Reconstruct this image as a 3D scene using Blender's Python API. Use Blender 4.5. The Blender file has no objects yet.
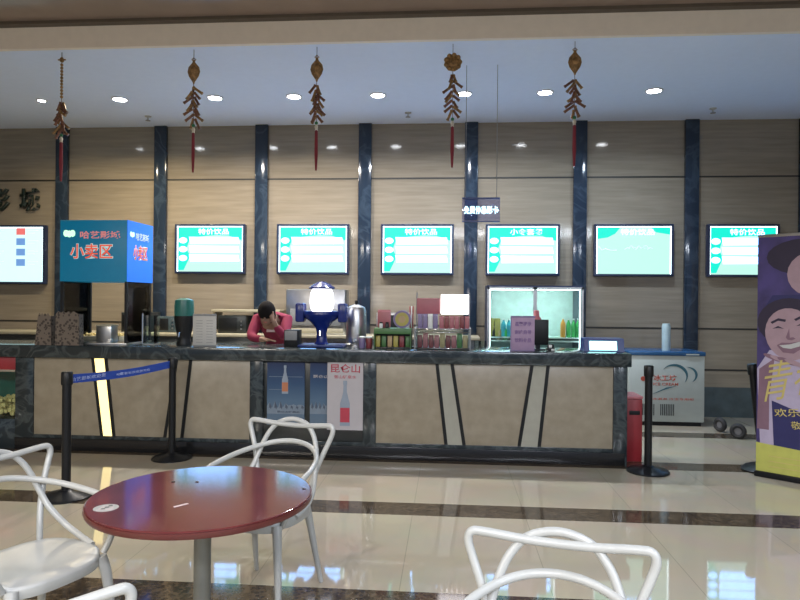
import bpy, bmesh, math, random
from mathutils import Vector, Matrix, Euler
random.seed(7)
S = bpy.context.scene
COL = S.collection
PI = math.pi
# ------------------------------------------------------------------ camera
F = 640.0; EYE = 1.53; YAW = 0.077; ROLL = 0.0087
cam_d = bpy.data.cameras.new('camera'); cam = bpy.data.objects.new('camera', cam_d); COL.objects.link(cam)
cam_d.sensor_width = 36; cam_d.lens = 28.8; cam_d.clip_end = 100
cam.matrix_world = Matrix.Translation((0, 0, EYE)) @ Matrix.Rotation(YAW, 4, 'Z') @ Matrix.Rotation(PI/2, 4, 'X') @ Matrix.Rotation(ROLL, 4, 'Z')
S.camera = cam
S.view_settings.view_transform = 'Standard'; S.view_settings.look = 'None'
S.view_settings.gamma = 1; S.view_settings.exposure = 0.45
cs, sn = math.cos(YAW), math.sin(YAW)
def at(px, py, Y):
    """survey of the photograph: the point of the plane y=Y seen at this pixel"""
    dx, dy = px-400, py-300
    u = dx + ROLL*dy; v = dy - ROLL*dx
    t = u/F
    X = Y*(t*cs - sn)/(cs + t*sn)
    d = -X*sn + Y*cs
    return Vector((X, Y, EYE - v*d/F))
def atz(px, py, z):
    """the point at height z seen at this pixel"""
    dx, dy = px-400, py-300
    u = dx + ROLL*dy; v = dy - ROLL*dx
    d = (EYE-z)*F/v; x = u*d/F
    return Vector((x*cs - d*sn, x*sn + d*cs, z))
def XX(px, Y, py=340): return at(px, py, Y).x
# ------------------------------------------------------------------ materials
def mat(name, col, rough=0.5, metal=0.0, var=0.06, scale=12.0, bump=0.0, emit=None, es=0.0, spec=0.5, coat=0.0, trans=0.0):
    m = bpy.data.materials.new(name); m.use_nodes = True
    nt = m.node_tree; b = nt.nodes['Principled BSDF']
    tc = nt.nodes.new('ShaderNodeTexCoord'); n = nt.nodes.new('ShaderNodeTexNoise'); n.inputs['Scale'].default_value = scale
    n.inputs['Detail'].default_value = 4
    nt.links.new(tc.outputs['Object'], n.inputs['Vector'])
    r = nt.nodes.new('ShaderNodeValToRGB')
    a = [max(0, c*(1-var)) for c in col]; z = [min(1, c*(1+var)) for c in col]
    r.color_ramp.elements[0].color = (*a, 1); r.color_ramp.elements[1].color = (*z, 1)
    r.color_ramp.elements[0].position = .35; r.color_ramp.elements[1].position = .65
    nt.links.new(n.outputs['Fac'], r.inputs['Fac']); nt.links.new(r.outputs['Color'], b.inputs['Base Color'])
    b.inputs['Roughness'].default_value = rough; b.inputs['Metallic'].default_value = metal
    b.inputs['Specular IOR Level'].default_value = spec
    b.inputs['Coat Weight'].default_value = coat
    b.inputs['Transmission Weight'].default_value = trans
    if bump:
        bp = nt.nodes.new('ShaderNodeBump'); bp.inputs['Strength'].default_value = bump; bp.inputs['Distance'].default_value = .01
        nt.links.new(n.outputs['Fac'], bp.inputs['Height']); nt.links.new(bp.outputs['Normal'], b.inputs['Normal'])
    if emit:
        b.inputs['Emission Color'].default_value = (*emit, 1); b.inputs['Emission Strength'].default_value = es
    return m
def glassmat(name, tint=(.92, .97, .95), refl=.12):
    m = bpy.data.materials.new(name); m.use_nodes = True; nt = m.node_tree
    nt.nodes.remove(nt.nodes['Principled BSDF'])
    o = nt.nodes['Material Output']; t = nt.nodes.new('ShaderNodeBsdfTransparent'); g = nt.nodes.new('ShaderNodeBsdfGlossy')
    lw = nt.nodes.new('ShaderNodeLayerWeight'); lw.inputs['Blend'].default_value = refl*2
    mx = nt.nodes.new('ShaderNodeMixShader')
    t.inputs['Color'].default_value = (*tint, 1); g.inputs['Roughness'].default_value = .03
    nt.links.new(lw.outputs['Fresnel'], mx.inputs['Fac']); nt.links.new(t.outputs[0], mx.inputs[1]); nt.links.new(g.outputs[0], mx.inputs[2])
    nt.links.new(mx.outputs[0], o.inputs['Surface'])
    return m
def marble(name, base, vein, rough=.12, scale=2.5, amt=.12, coarse=.5):
    m = bpy.data.materials.new(name); m.use_nodes = True; nt = m.node_tree; b = nt.nodes['Principled BSDF']
    tc = nt.nodes.new('ShaderNodeTexCoord'); n = nt.nodes.new('ShaderNodeTexNoise')
    n.inputs['Scale'].default_value = scale; n.inputs['Detail'].default_value = 9; n.inputs['Distortion'].default_value = 1.6
    r = nt.nodes.new('ShaderNodeValToRGB'); e = r.color_ramp.elements
    e[0].position = coarse-amt; e[0].color = (*base, 1); e[1].position = coarse; e[1].color = (*vein, 1)
    x = e.new(coarse+amt); x.color = (*base, 1)
    nt.links.new(tc.outputs['Object'], n.inputs['Vector']); nt.links.new(n.outputs['Fac'], r.inputs['Fac'])
    nt.links.new(r.outputs['Color'], b.inputs['Base Color']); b.inputs['Roughness'].default_value = rough
    return m
def stone_wall(name, c1, c2, rough, gx, gz, stretch=(.6, 1, 9)):
    """beige travertine with a horizontal grain"""
    m = bpy.data.materials.new(name); m.use_nodes = True; nt = m.node_tree; b = nt.nodes['Principled BSDF']
    tc = nt.nodes.new('ShaderNodeTexCoord'); mp = nt.nodes.new('ShaderNodeMapping'); mp.inputs['Scale'].default_value = stretch
    n = nt.nodes.new('ShaderNodeTexNoise'); n.inputs['Scale'].default_value = 3.0; n.inputs['Detail'].default_value = 7
    r = nt.nodes.new('ShaderNodeValToRGB'); e = r.color_ramp.elements
    e[0].position = .3; e[0].color = (*c1, 1); e[1].position = .7; e[1].color = (*c2, 1)
    L = nt.links.new
    L(tc.outputs['Object'], mp.inputs['Vector']); L(mp.outputs[0], n.inputs['Vector']); L(n.outputs['Fac'], r.inputs['Fac'])
    L(r.outputs['Color'], b.inputs['Base Color']); b.inputs['Roughness'].default_value = rough
    return m
def floor_mat():
    m = bpy.data.materials.new('polished_floor_tiles'); m.use_nodes = True; nt = m.node_tree; b = nt.nodes['Principled BSDF']; L = nt.links.new
    tc = nt.nodes.new('ShaderNodeTexCoord')
    br = nt.nodes.new('ShaderNodeTexBrick'); br.offset = 0; br.squash = 1
    br.inputs['Scale'].default_value = 1; br.inputs['Brick Width'].default_value = .8; br.inputs['Row Height'].default_value = 1.465
    br.inputs['Mortar Size'].default_value = .003; br.inputs['Mortar Smooth'].default_value = .1
    br.inputs['Color1'].default_value = (.36, .32, .245, 1); br.inputs['Color2'].default_value = (.38, .34, .26, 1); br.inputs['Mortar'].default_value = (.28, .25, .19, 1)
    mp = nt.nodes.new('ShaderNodeMapping'); mp.inputs['Location'].default_value = (.25, -.28, 0)
    L(tc.outputs['Object'], mp.inputs[0]); L(mp.outputs[0], br.inputs['Vector'])
    n = nt.nodes.new('ShaderNodeTexNoise'); n.inputs['Scale'].default_value = 2.5; n.inputs['Detail'].default_value = 8
    L(tc.outputs['Object'], n.inputs['Vector'])
    mx = nt.nodes.new('ShaderNodeMix'); mx.data_type = 'RGBA'; mx.blend_type = 'OVERLAY'; mx.inputs[0].default_value = .12
    L(br.outputs['Color'], mx.inputs[6]); L(n.outputs['Color'], mx.inputs[7]); L(mx.outputs[2], b.inputs['Base Color'])
    b.inputs['Roughness'].default_value = .045; b.inputs['IOR'].default_value = 1.6
    return m
def stripe_mat():
    m = bpy.data.materials.new('brown_granite_band'); m.use_nodes = True; nt = m.node_tree; b = nt.nodes['Principled BSDF']; L = nt.links.new
    tc = nt.nodes.new('ShaderNodeTexCoord'); v = nt.nodes.new('ShaderNodeTexVoronoi'); v.inputs['Scale'].default_value = 42
    n = nt.nodes.new('ShaderNodeTexNoise'); n.inputs['Scale'].default_value = 9; n.inputs['Detail'].default_value = 8
    L(tc.outputs['Object'], v.inputs['Vector']); L(tc.outputs['Object'], n.inputs['Vector'])
    mm = nt.nodes.new('ShaderNodeMath'); mm.operation = 'MULTIPLY'; L(v.outputs['Distance'], mm.inputs[0]); L(n.outputs['Fac'], mm.inputs[1])
    r = nt.nodes.new('ShaderNodeValToRGB'); e = r.color_ramp.elements
    e[0].position = .05; e[0].color = (.022, .016, .011, 1); e[1].position = .45; e[1].color = (.095, .07, .045, 1)
    L(mm.outputs[0], r.inputs['Fac']); L(r.outputs['Color'], b.inputs['Base Color']); b.inputs['Roughness'].default_value = .08
    return m
def emis(name, col, strength, base=(.6, .6, .6)):
    return mat(name, base, .4, emit=col, es=strength)
def spots_mat(name, bg, fg, scale=28, thr=.32):
    m = bpy.data.materials.new(name); m.use_nodes = True; nt = m.node_tree; b = nt.nodes['Principled BSDF']; L = nt.links.new
    tc = nt.nodes.new('ShaderNodeTexCoord'); v = nt.nodes.new('ShaderNodeTexVoronoi'); v.inputs['Scale'].default_value = scale
    L(tc.outputs['Object'], v.inputs['Vector'])
    r = nt.nodes.new('ShaderNodeValToRGB'); r.color_ramp.interpolation = 'CONSTANT'; e = r.color_ramp.elements
    e[0].position = 0; e[0].color = (*fg, 1); e[1].position = thr; e[1].color = (*bg, 1)
    L(v.outputs['Distance'], r.inputs['Fac']); L(r.outputs['Color'], b.inputs['Base Color']); b.inputs['Roughness'].default_value = .6
    return m

M = dict(
  wall=stone_wall('beige_travertine_wall', (.22, .187, .142), (.272, .235, .18), .085, 0, 0),
  cpanel=stone_wall('beige_counter_stone', (.25, .215, .155), (.315, .275, .205), .3, 0, 0, (3, 1, 3)),
  cstrip=mat('pale_grey_strip', (.33, .325, .27), .3, var=.04),
  post=marble('dark_navy_marble', (.016, .027, .046), (.032, .05, .076), .10, 2, .06),
  cmarble=marble('dark_green_marble', (.018, .025, .029), (.05, .064, .068), .16, 4, .08),
  plinth=mat('black_plinth_stone', (.012, .012, .013), .2),
  base=mat('dark_teal_skirting_stone', (.06, .085, .095), .15, var=.2, scale=4),
  seam=mat('dark_seam', (.02, .018, .015), .5),
  ceil=mat('white_painted_ceiling', (.68, .77, .97), .6, var=.01),
  fascia=mat('cream_painted_fascia', (.80, .72, .62), .55, var=.02),
  darkceil=mat('glossy_brown_ceiling_panel', (.27, .205, .17), .3, var=.08, scale=3),
  trimb=mat('brown_ceiling_trim', (.10, .08, .06), .5),
  floor=floor_mat(), stripe=stripe_mat(),
  fill_lamp=emis('added_fill_lamp_glow', (.95, .97, 1), 5), lamp=emis('downlight_glow', (.93, .96, 1), 26), lampring=mat('white_lamp_ring', (.7, .7, .7), .4),
  chrome=mat('chrome', (.75, .76, .78), .15, 1), steel=mat('brushed_steel', (.5, .5, .5), .32, 1),
  pole=mat('grey_steel_pole', (.22, .23, .22), .35, .8),
  black=mat('black_plastic', (.008, .009, .010), .4, spec=.3), blackm=mat('black_metal', (.007, .008, .010), .35, spec=.35),
  navyframe=mat('dark_navy_frame', (.012, .022, .06), .3),
  white=mat('white_plastic', (.74, .75, .72), .3, var=.02), offwhite=mat('white_paper', (.48, .48, .46), .6, var=.03),
  chair=mat('white_chair_plastic', (.37, .375, .36), .32, var=.02),
  table=mat('dark_red_table_laminate', (.105, .022, .023), .10, spec=.38, var=.12, scale=9),
  tedge=mat('brown_table_edge', (.085, .018, .016), .3),
  teal=emis('turquoise_backlit_film', (.0, .66, .50), 1.0, (.01, .05, .04)),
  brd=emis('white_backlit_film', (.40, .72, .62), 1.0, (.05, .05, .05)), brdw=emis('bright_white_backlit_print', (.19, .46, 1), 6.0, (.1, .1, .1)),
  brdpale=emis('pale_backlit_print', (.55, .85, .85), 1.0, (.1, .1, .1)), brdgr=emis('grey_backlit_print', (.32, .55, .5), 1.0),
  brdpic=emis('blue_backlit_picture', (.10, .22, .5), .8, (.1, .2, .4)), brdred=emis('red_backlit_picture', (.6, .12, .12), .8, (.4, .1, .1)),
  edge=emis('pale_cyan_edge_light', (.75, .95, 1), 3.2),
  blue1=emis('teal_blue_sign_film', (.0, .13, .25), .42, (.0, .09, .15)), blue2=emis('bright_blue_sign_film', (.01, .12, .62), .75, (.01, .1, .45)),
  signred=emis('red_sign_letter', (.6, .08, .04), .6, (.6, .08, .05)), signwhite=emis('white_sign_outline', (.45, .6, .6), .5, (.4, .45, .45)),
  signpink=emis('dull_red_small_letter', (.48, .16, .16), .6, (.45, .15, .15)), signgreen=emis('pale_green_logo', (.5, .9, .6), .8, (.5, .9, .6)),
  letter=mat('dark_green_letter', (.01, .02, .015), .3),
  warm=emis('warm_backlit_strip', (1, .78, .30), 1.35, (.8, .65, .3)),
  glass=glassmat('clear_glass'), acryl=glassmat('tinted_acrylic', (.72, .74, .92), .2),
  led=emis('pale_blue_led_text', (.5, .85, 1), 3),
  blue=mat('royal_blue_plastic', (.006, .02, .17), .25), blue_d=mat('dark_blue_plastic', (.01, .03, .16), .3),
  globe=emis('glowing_white_globe', (.92, .93, 1), 1.6), caselight=emis('case_light_panel', (1, .93, .95), 4.0),
  fridgelight=emis('cooler_light', (.75, 1, .95), 16), fridgein=mat('white_cooler_liner', (.62, .75, .73), .4), 
  hood=mat('crimson_hoodie', (.21, .012, .045), .85), hoodp=mat('pale_print', (.62, .5, .5), .8), skin=mat('skin', (.27, .16, .11), .55, var=.04), hair=mat('black_hair', (.01, .008, .008), .9, spec=.15),
  jeans=mat('dark_trousers', (.03, .035, .05), .8), eye=mat('dark_eye', (.02, .015, .015), .3), lips=mat('lips', (.38, .12, .1), .5),
  red=mat('red_plastic', (.26, .018, .025), .4), pinkred=mat('pink_plastic', (.5, .16, .18), .4),
  gold=mat('antique_gold', (.27, .155, .06), .38, .4, var=.4, scale=40), cracker=mat('brown_red_cracker', (.17, .075, .045), .5, .2, var=.4, scale=60),
  tassel=mat('red_tassel', (.20, .018, .03), .75), jade=mat('green_bead', (.02, .16, .07), .3), bead=mat('cream_bead', (.55, .5, .4), .4), cord=mat('dark_cord', (.10, .05, .04), .8),
  belt=mat('blue_belt_webbing', (.012, .05, .30), .6), belttxt=mat('pale_belt_print', (.30, .36, .62), .6),
  leop=spots_mat('brown_speckled_paper', (.13, .105, .085), (.04, .03, .025), 34, .42),
  pp_blue=None, pp_lt=mat('pale_blue_print', (.16, .21, .27), .4), ppw=mat('poster_white', (.42, .40, .42), .35, var=.02),
  pred=mat('poster_red', (.42, .04, .07), .4), pgrey=mat('poster_grey_blue', (.24, .29, .36), .4), pdark=mat('poster_dark', (.06, .08, .12), .4), porange=mat('poster_orange', (.42, .16, .08), .4),
  purple=mat('banner_purple', (.05, .035, .14), .45, var=.3, scale=5), bpurp=mat('banner_deep_blue', (.02, .02, .10), .45), bskin=mat('banner_skin', (.36, .24, .27), .5), bskin2=mat('banner_skin_tone_dark', (.20, .11, .15), .5), bhair=mat('banner_dark_hair', (.02, .012, .035), .5),
  bshirt=mat('banner_pale_shirt', (.42, .36, .48), .5), byel=mat('banner_yellow', (.46, .46, .10), .5), byel2=mat('banner_gold_letter', (.52, .42, .14), .5), bink=mat('banner_ink', (.10, .09, .03), .5),
  frz=mat('white_freezer_steel', (.42, .47, .45), .3, var=.02), frzblue=mat('blue_freezer_lid', (.02, .09, .22), .25), frzteal=mat('teal_swoosh', (.03, .11, .15), .4), frzred=mat('red_print', (.45, .08, .05), .4), grill=mat('dark_grill', (.03, .035, .035), .5),
  rubber=mat('dark_rubber', (.02, .02, .022), .6), hub=mat('grey_hub', (.14, .14, .15), .4),
  green=mat('green_plastic', (.06, .16, .05), .4), yellow=mat('yellow_pack', (.38, .33, .08), .4), cyanp=mat('cyan_pack', (.05, .38, .50), .35), orange=mat('orange_drink', (.7, .30, .05), .3), greend=mat('green_drink', (.05, .40, .10), .3),
  pink=mat('pink_pack', (.38, .12, .14), .4), lilac=mat('lilac_pack', (.20, .16, .30), .4), redp=mat('dark_red_pack', (.20, .035, .04), .4), tan=mat('tan_pack', (.42, .30, .16), .5), whitep=mat('white_cap', (.7, .72, .7), .4),
  sgnpink=mat('pink_notice', (.36, .25, .38), .5), sgntxt=mat('purple_notice_text', (.18, .10, .28), .5), corn=mat('popcorn', (.62, .50, .22), .8, var=.3, scale=50, bump=.5),
  cream=mat('cream_enamel', (.36, .33, .24), .4), dkcab=mat('dark_cabinet', (.02, .024, .024), .3), tealg=mat('teal_plastic', (.02, .13, .11), .3),
  counterblue=emis('cyan_screen', (.35, .95, 1), 2.0), greyp=mat('grey_plastic', (.22, .23, .24), .4),
  strip=mat('pale_paper_strip', (.5, .42, .42), .5), stick=mat('grey_sticker', (.26, .27, .27), .45), stickd=mat('dark_sticker_print', (.03, .05, .05), .5),
)
def grad_mat(name, stops, z0, z1, rough=.35):
    m = bpy.data.materials.new(name); m.use_nodes = True; nt = m.node_tree; b = nt.nodes['Principled BSDF']; L = nt.links.new
    tc = nt.nodes.new('ShaderNodeTexCoord'); sp = nt.nodes.new('ShaderNodeSeparateXYZ'); mr = nt.nodes.new('ShaderNodeMapRange')
    mr.inputs['From Min'].default_value = z0; mr.inputs['From Max'].default_value = z1
    r = nt.nodes.new('ShaderNodeValToRGB'); e = r.color_ramp.elements
    e[0].position = stops[0][0]; e[0].color = (*stops[0][1], 1); e[1].position = stops[-1][0]; e[1].color = (*stops[-1][1], 1)
    for p, c in stops[1:-1]: x = e.new(p); x.color = (*c, 1)
    L(tc.outputs['Object'], sp.inputs[0]); L(sp.outputs['Z'], mr.inputs['Value']); L(mr.outputs[0], r.inputs['Fac']); L(r.outputs['Color'], b.inputs['Base Color'])
    b.inputs['Roughness'].default_value = rough
    return m
# printed picture of sky over snow mountains (a printed design, not light)
M['pp_blue'] = grad_mat('blue_sky_print', [(0, (.10, .15, .21)), (.35, (.07, .13, .21)), (.6, (.02, .06, .14)), (1, (.004, .01, .06))], 0, .68)
# ------------------------------------------------------------------ mesh helpers
class MB:
    def __init__(s): s.bm = bmesh.new(); s.mats = []; s.flat = []
    def mi(s, m):
        if m not in s.mats: s.mats.append(m)
        return s.mats.index(m)
    def _fin(s, faces, m):
        if m is not None:
            i = s.mi(m)
            for f in faces: f.material_index = i
    def box(s, x0, x1, y0, y1, z0, z1, bev=0, m=None, rot=None, piv=None):
        g = bmesh.ops.create_cube(s.bm, size=1)
        vs = g['verts']
        for v in vs:
            v.co = Vector(((x0+x1)/2+v.co.x*(x1-x0), (y0+y1)/2+v.co.y*(y1-y0), (z0+z1)/2+v.co.z*(z1-z0)))
        faces = set(f for v in vs for f in v.link_faces)
        if bev:
            es = list(set(e for v in vs for e in v.link_edges))
            r = bmesh.ops.bevel(s.bm, geom=es, offset=bev, segments=2, affect='EDGES', profile=.5)
            faces = set(f for f in r['faces']) | set(f for f in faces if f.is_valid)
            vs = list(set(v for f in faces for v in f.verts))
            s.flat += [f for f in faces if f.is_valid and f not in set(r['faces'])]
        if rot is not None:
            piv = piv or Vector(((x0+x1)/2, (y0+y1)/2, (z0+z1)/2))
            for v in vs: v.co = piv + rot @ (v.co-piv)
        s._fin(faces, m); return s
    def prism(s, pts, axis='y', a=0, b=.01, m=None):
        """polygon pts (u,v) extruded a..b along axis; axis y: (x,z); z: (x,y); x: (y,z)"""
        def P(u, v, t): return {'y': (u, t, v), 'z': (u, v, t), 'x': (t, u, v)}[axis]
        A = [s.bm.verts.new(P(u, v, a)) for u, v in pts]; B = [s.bm.verts.new(P(u, v, b)) for u, v in pts]
        fs = [s.bm.faces.new(A), s.bm.faces.new(B[::-1])]
        n = len(pts)
        for i in range(n): fs.append(s.bm.faces.new((A[i], B[i], B[(i+1) % n], A[(i+1) % n])))
        s._fin(fs, m); return s
    def lathe(s, prof, c=(0, 0, 0), seg=24, m=None, sx=1, sy=1, caps=True):
        rings = []
        for r, z in prof:
            rings.append([s.bm.verts.new((c[0]+sx*r*math.cos(2*PI*k/seg), c[1]+sy*r*math.sin(2*PI*k/seg), c[2]+z)) for k in range(seg)])
        fs = []
        for a, b in zip(rings, rings[1:]):
            for k in range(seg): fs.append(s.bm.faces.new((a[k], a[(k+1) % seg], b[(k+1) % seg], b[k])))
        if caps:
            fs.append(s.bm.faces.new(rings[0][::-1])); fs.append(s.bm.faces.new(rings[-1]))
        s._fin(fs, m); return s
    def tube(s, pts, r, seg=10, m=None, closed=False, flat=1.0):
        pts = [Vector(p) for p in pts]; n = len(pts)
        rr = r if isinstance(r, (list, tuple)) else [r]*n
        rings = []; up = None
        for i, p in enumerate(pts):
            if closed: t = (pts[(i+1) % n]-pts[i-1]).normalized()
            else: t = (pts[min(i+1, n-1)]-pts[max(i-1, 0)]).normalized()
            if up is None: up = Vector((0, 0, 1)) if abs(t.z) < .9 else Vector((1, 0, 0))
            a = t.cross(up)
            if a.length < 1e-5: a = t.cross(Vector((0, 1, 0)))
            a.normalize(); b = a.cross(t).normalized(); up = b
            rings.append([s.bm.verts.new(p + rr[i]*(a*math.cos(2*PI*k/seg)*flat + b*math.sin(2*PI*k/seg))) for k in range(seg)])
        fs = []
        pr = list(zip(rings, rings[1:])) + ([(rings[-1], rings[0])] if closed else [])
        for a, b in pr:
            for k in range(seg): fs.append(s.bm.faces.new((a[k], b[k], b[(k+1) % seg], a[(k+1) % seg])))
        if not closed: fs.append(s.bm.faces.new(rings[0])); fs.append(s.bm.faces.new(rings[-1][::-1]))
        s._fin(fs, m); return s
    def ball(s, c, r, m=None, u=16, v=10, sc=(1, 1, 1)):
        g = bmesh.ops.create_uvsphere(s.bm, u_segments=u, v_segments=v, radius=r)
        for w in g['verts']: w.co = Vector((c[0]+w.co.x*sc[0], c[1]+w.co.y*sc[1], c[2]+w.co.z*sc[2]))
        s._fin(set(f for w in g['verts'] for f in w.link_faces), m); return s
    def build(s, name, m=None, parent=None, loc=None, rz=0, ang=.7):
        bm = s.bm
        bmesh.ops.recalc_face_normals(bm, faces=bm.faces)
        for f in bm.faces: f.smooth = len(f.verts) <= 4
        for f in s.flat:
            if f.is_valid: f.smooth = False
        for e in bm.edges:
            if len(e.link_faces) != 2 or e.calc_face_angle(0) > ang: e.smooth = False
        me = bpy.data.meshes.new(name)
        bm.to_mesh(me); bm.free()
        for x in (s.mats or [m]): me.materials.append(x)
        o = bpy.data.objects.new(name, me); COL.objects.link(o)
        if parent: o.parent = parent
        if loc is not None: o.location = loc
        o.rotation_euler.z = rz
        return o
def spline(P, k=6, closed=False):
    P = [Vector(p) for p in P]; n = len(P); out = []
    rng = range(n) if closed else range(n-1)
    for i in rng:
        if closed: a, b, c, d = P[i-1], P[i], P[(i+1) % n], P[(i+2) % n]
        else: a, b, c, d = P[max(i-1, 0)], P[i], P[i+1], P[min(i+2, n-1)]
        for j in range(k):
            t = j/k
            out.append(.5*((2*b)+(c-a)*t+(2*a-5*b+4*c-d)*t*t+(3*b-a-3*c+d)*t*t*t))
    if not closed: out.append(P[-1])
    return out
def tag(o, label, cat, group=None):
    o['label'] = label; o['category'] = cat
    if group: o['group'] = group
    return o
def thing(name, label, cat, loc=(0, 0, 0), rz=0, group=None):
    o = bpy.data.objects.new(name, None); o.empty_display_size = .1; COL.objects.link(o)
    o.location = loc; o.rotation_euler.z = rz
    return tag(o, label, cat, group)
def struct(o): o['kind'] = 'structure'; return o
def dup(o, parent=None):
    c = o.copy(); COL.objects.link(c)
    if parent: c.parent = parent
    for ch in list(o.children): dup(ch, c)
    return c
def text(body, w, h, m, name='lettering', parent=None, loc=(0, 0, 0), bold=.0, depth=.002, rz=0, tilt=0, shear=0):
    """lettering that stands in the xz plane facing -y, fitted into w x h and centred on loc"""
    cu = bpy.data.curves.new('t', 'FONT'); cu.body = body; cu.align_x = 'CENTER'; cu.offset = bold; cu.resolution_u = 3
    t = bpy.data.objects.new('t', cu); COL.objects.link(t); bpy.context.view_layer.update()
    dg = bpy.context.evaluated_depsgraph_get()
    me = bpy.data.meshes.new_from_object(t.evaluated_get(dg))
    bpy.data.objects.remove(t); bpy.data.curves.remove(cu)
    xs = [v.co.x for v in me.vertices]; ys = [v.co.y for v in me.vertices]
    cx, cy = (min(xs)+max(xs))/2, (min(ys)+max(ys))/2; kx = w/(max(xs)-min(xs)); ky = h/(max(ys)-min(ys))
    bm = bmesh.new(); bm.from_mesh(me); bpy.data.meshes.remove(me)
    for v in bm.verts: v.co = Vector(((v.co.x-cx)*kx, 0, (v.co.y-cy)*ky))
    for v in bm.verts: v.co.x += shear*v.co.z
    r = bmesh.ops.extrude_face_region(bm, geom=list(bm.faces))
    for v in [g for g in r['geom'] if isinstance(g, bmesh.types.BMVert)]: v.co.y -= depth
    bmesh.ops.recalc_face_normals(bm, faces=bm.faces)
    R = Matrix.Rotation(tilt, 4, 'Y')
    for v in bm.verts: v.co = R @ v.co
    me = bpy.data.meshes.new(name); bm.to_mesh(me); bm.free(); me.materials.append(m)
    o = bpy.data.objects.new(name, me); COL.objects.link(o)
    if parent: o.parent = parent
    o.location = loc; o.rotation_euler.z = rz
    return o
# ================================================================== SETTING
W = 8.87; CZ = 3.98; EDGE = 6.07; DZ = 4.22
YB = 6.12                                   # counter front
struct(MB().box(-9, 8, -4, W+.2, -.1, 0).build('floor', M['floor']))
for k, y in enumerate((1.75, 3.215, 4.68, 6.145, 7.61)):
    struct(MB().box(-9, 8, y-.135, y+.135, -.02, .0015).build('trim_%d' % (k+1), M['stripe']))
struct(MB().box(-9, 8, W, W+.2, 0, DZ).build('wall_back', M['wall']))
struct(MB().box(-9, 8, W-.015, W, 0, .40).build('baseboard_back', M['base']))
for k, z in enumerate((3.22, 1.18, .63)):
    struct(MB().box(-9, 8, W-.004, W+.01, z-.011, z+.011).build('trim_%d' % (k+10), M['seam']))
struct(MB().box(-9, 8, EDGE, W+.2, CZ, CZ+.12).build('ceiling', M['ceil']))
struct(MB().box(-9, 8, EDGE-.05, EDGE, CZ-.0, DZ).build('trim_20', M['fascia']))
struct(MB().box(-9, 8, -4, EDGE-.05, DZ, DZ+.12).build('ceiling', M['darkceil']))
struct(MB().box(-9, 8, EDGE-.13, EDGE-.05, DZ-.03, DZ).build('trim_21', M['trimb']))
struct(MB().box(-9.2, -9, -4, W+.2, 0, DZ).build('wall_left', M['wall']))
struct(MB().box(8, 8.2, -4, W+.2, 0, DZ).build('wall_right', M['wall']))
# wall posts
P0 = .0320*W; PS = .1655*W
for k in range(-6, 5):
    x = P0+PS*k
    o = MB().box(x-.09, x+.09, W-.06, W, 0, CZ, .006).build('trim_%d' % (k+40), M['post']); struct(o)
# ------------------------------------------------------------------ ceiling downlights
def downlight(x, y, z, label, r=.075, power=26, col=(.93, .96, 1), group='ceiling downlights'):
    t = thing('ceiling_downlight', label, 'ceiling light', (x, y, z), group=group)
    MB().lathe([(r+.018, 0), (r+.018, -.012), (r, -.014), (r-.002, -.006), (r-.002, 0)], seg=28, caps=False).build('ring', M['lampring'], t)
    MB().lathe([(r*.98, -.002), (r*.96, -.009), (.01, -.012)], seg=28).build('lamp_glass', M['lamp'], t)
    l = bpy.data.lights.new('downlight', 'AREA'); l.shape = 'DISK'; l.size = 2*r; l.energy = power; l.color = col; l.spread = 2.6
    lo = bpy.data.objects.new('downlight_source', l); COL.objects.link(lo); lo.location = (x, y, z-.02)
    return t
dl = [(42, 'small dim downlight at the far left of the white ceiling'), (120, 'downlight in the white ceiling, left of the second hanging ornament'),
      (215, 'downlight just right of the second hanging ornament'), (294, 'downlight just left of the middle hanging ornament'),
      (378, 'downlight right of the middle hanging ornament, near a sprinkler'), (464, 'downlight touching the right side of the round-coin hanging ornament'),
      (545, 'downlight just left of the last hanging ornament'), (654, 'rightmost downlight in the white ceiling')]
for px, lab in dl:
    p = at(px, 95, 7.6)
    warm = (1, .82, .52) if px < 160 else ((1, .92, .82) if px < 330 else ((.88, .92, 1) if px < 500 else (.66, .82, 1)))
    downlight(p.x, 7.6, CZ, lab, .045 if px == 42 else .08, 20 if px == 42 else (40 if px < 300 else (32 if px < 500 else 22)), warm)
for k, (x, y) in enumerate(((-4.5, 1.2), (-1.5, 1.2), (1.5, 1.2), (4.5, 1.2), (-6, -1.2), (-3, -1.2), (0, -1.2), (3, -1.2), (6, -1.2))):
    downlight(x, y, DZ, 'downlight in the brown ceiling above the near tables', .06, 30, (1, .90, .70) if x < -2 else ((.9, .92, 1) if x < 1 else (.74, .84, 1)), 'downlights above the near tables')
for i, (px, py, lab) in enumerate(((148, 120, 'small sprinkler head above the second wall bay, left side'), (408, 119, 'small sprinkler head in the middle of the white ceiling'), (713, 112, 'small sprinkler head at the right end of the white ceiling'))):
    p = at(px, py, 8.35)
    t = thing('sprinkler', lab, 'sprinkler', (p.x, 8.35, CZ), group='ceiling sprinklers')
    MB().lathe([(.045, 0), (.04, -.01), (.012, -.014), (.012, -.05)], seg=14).build('body', M['steel'], t)
    MB().lathe([(.012, -.05), (.034, -.056), (.034, -.06)], seg=12).build('deflector', M['greyp'], t)
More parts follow.
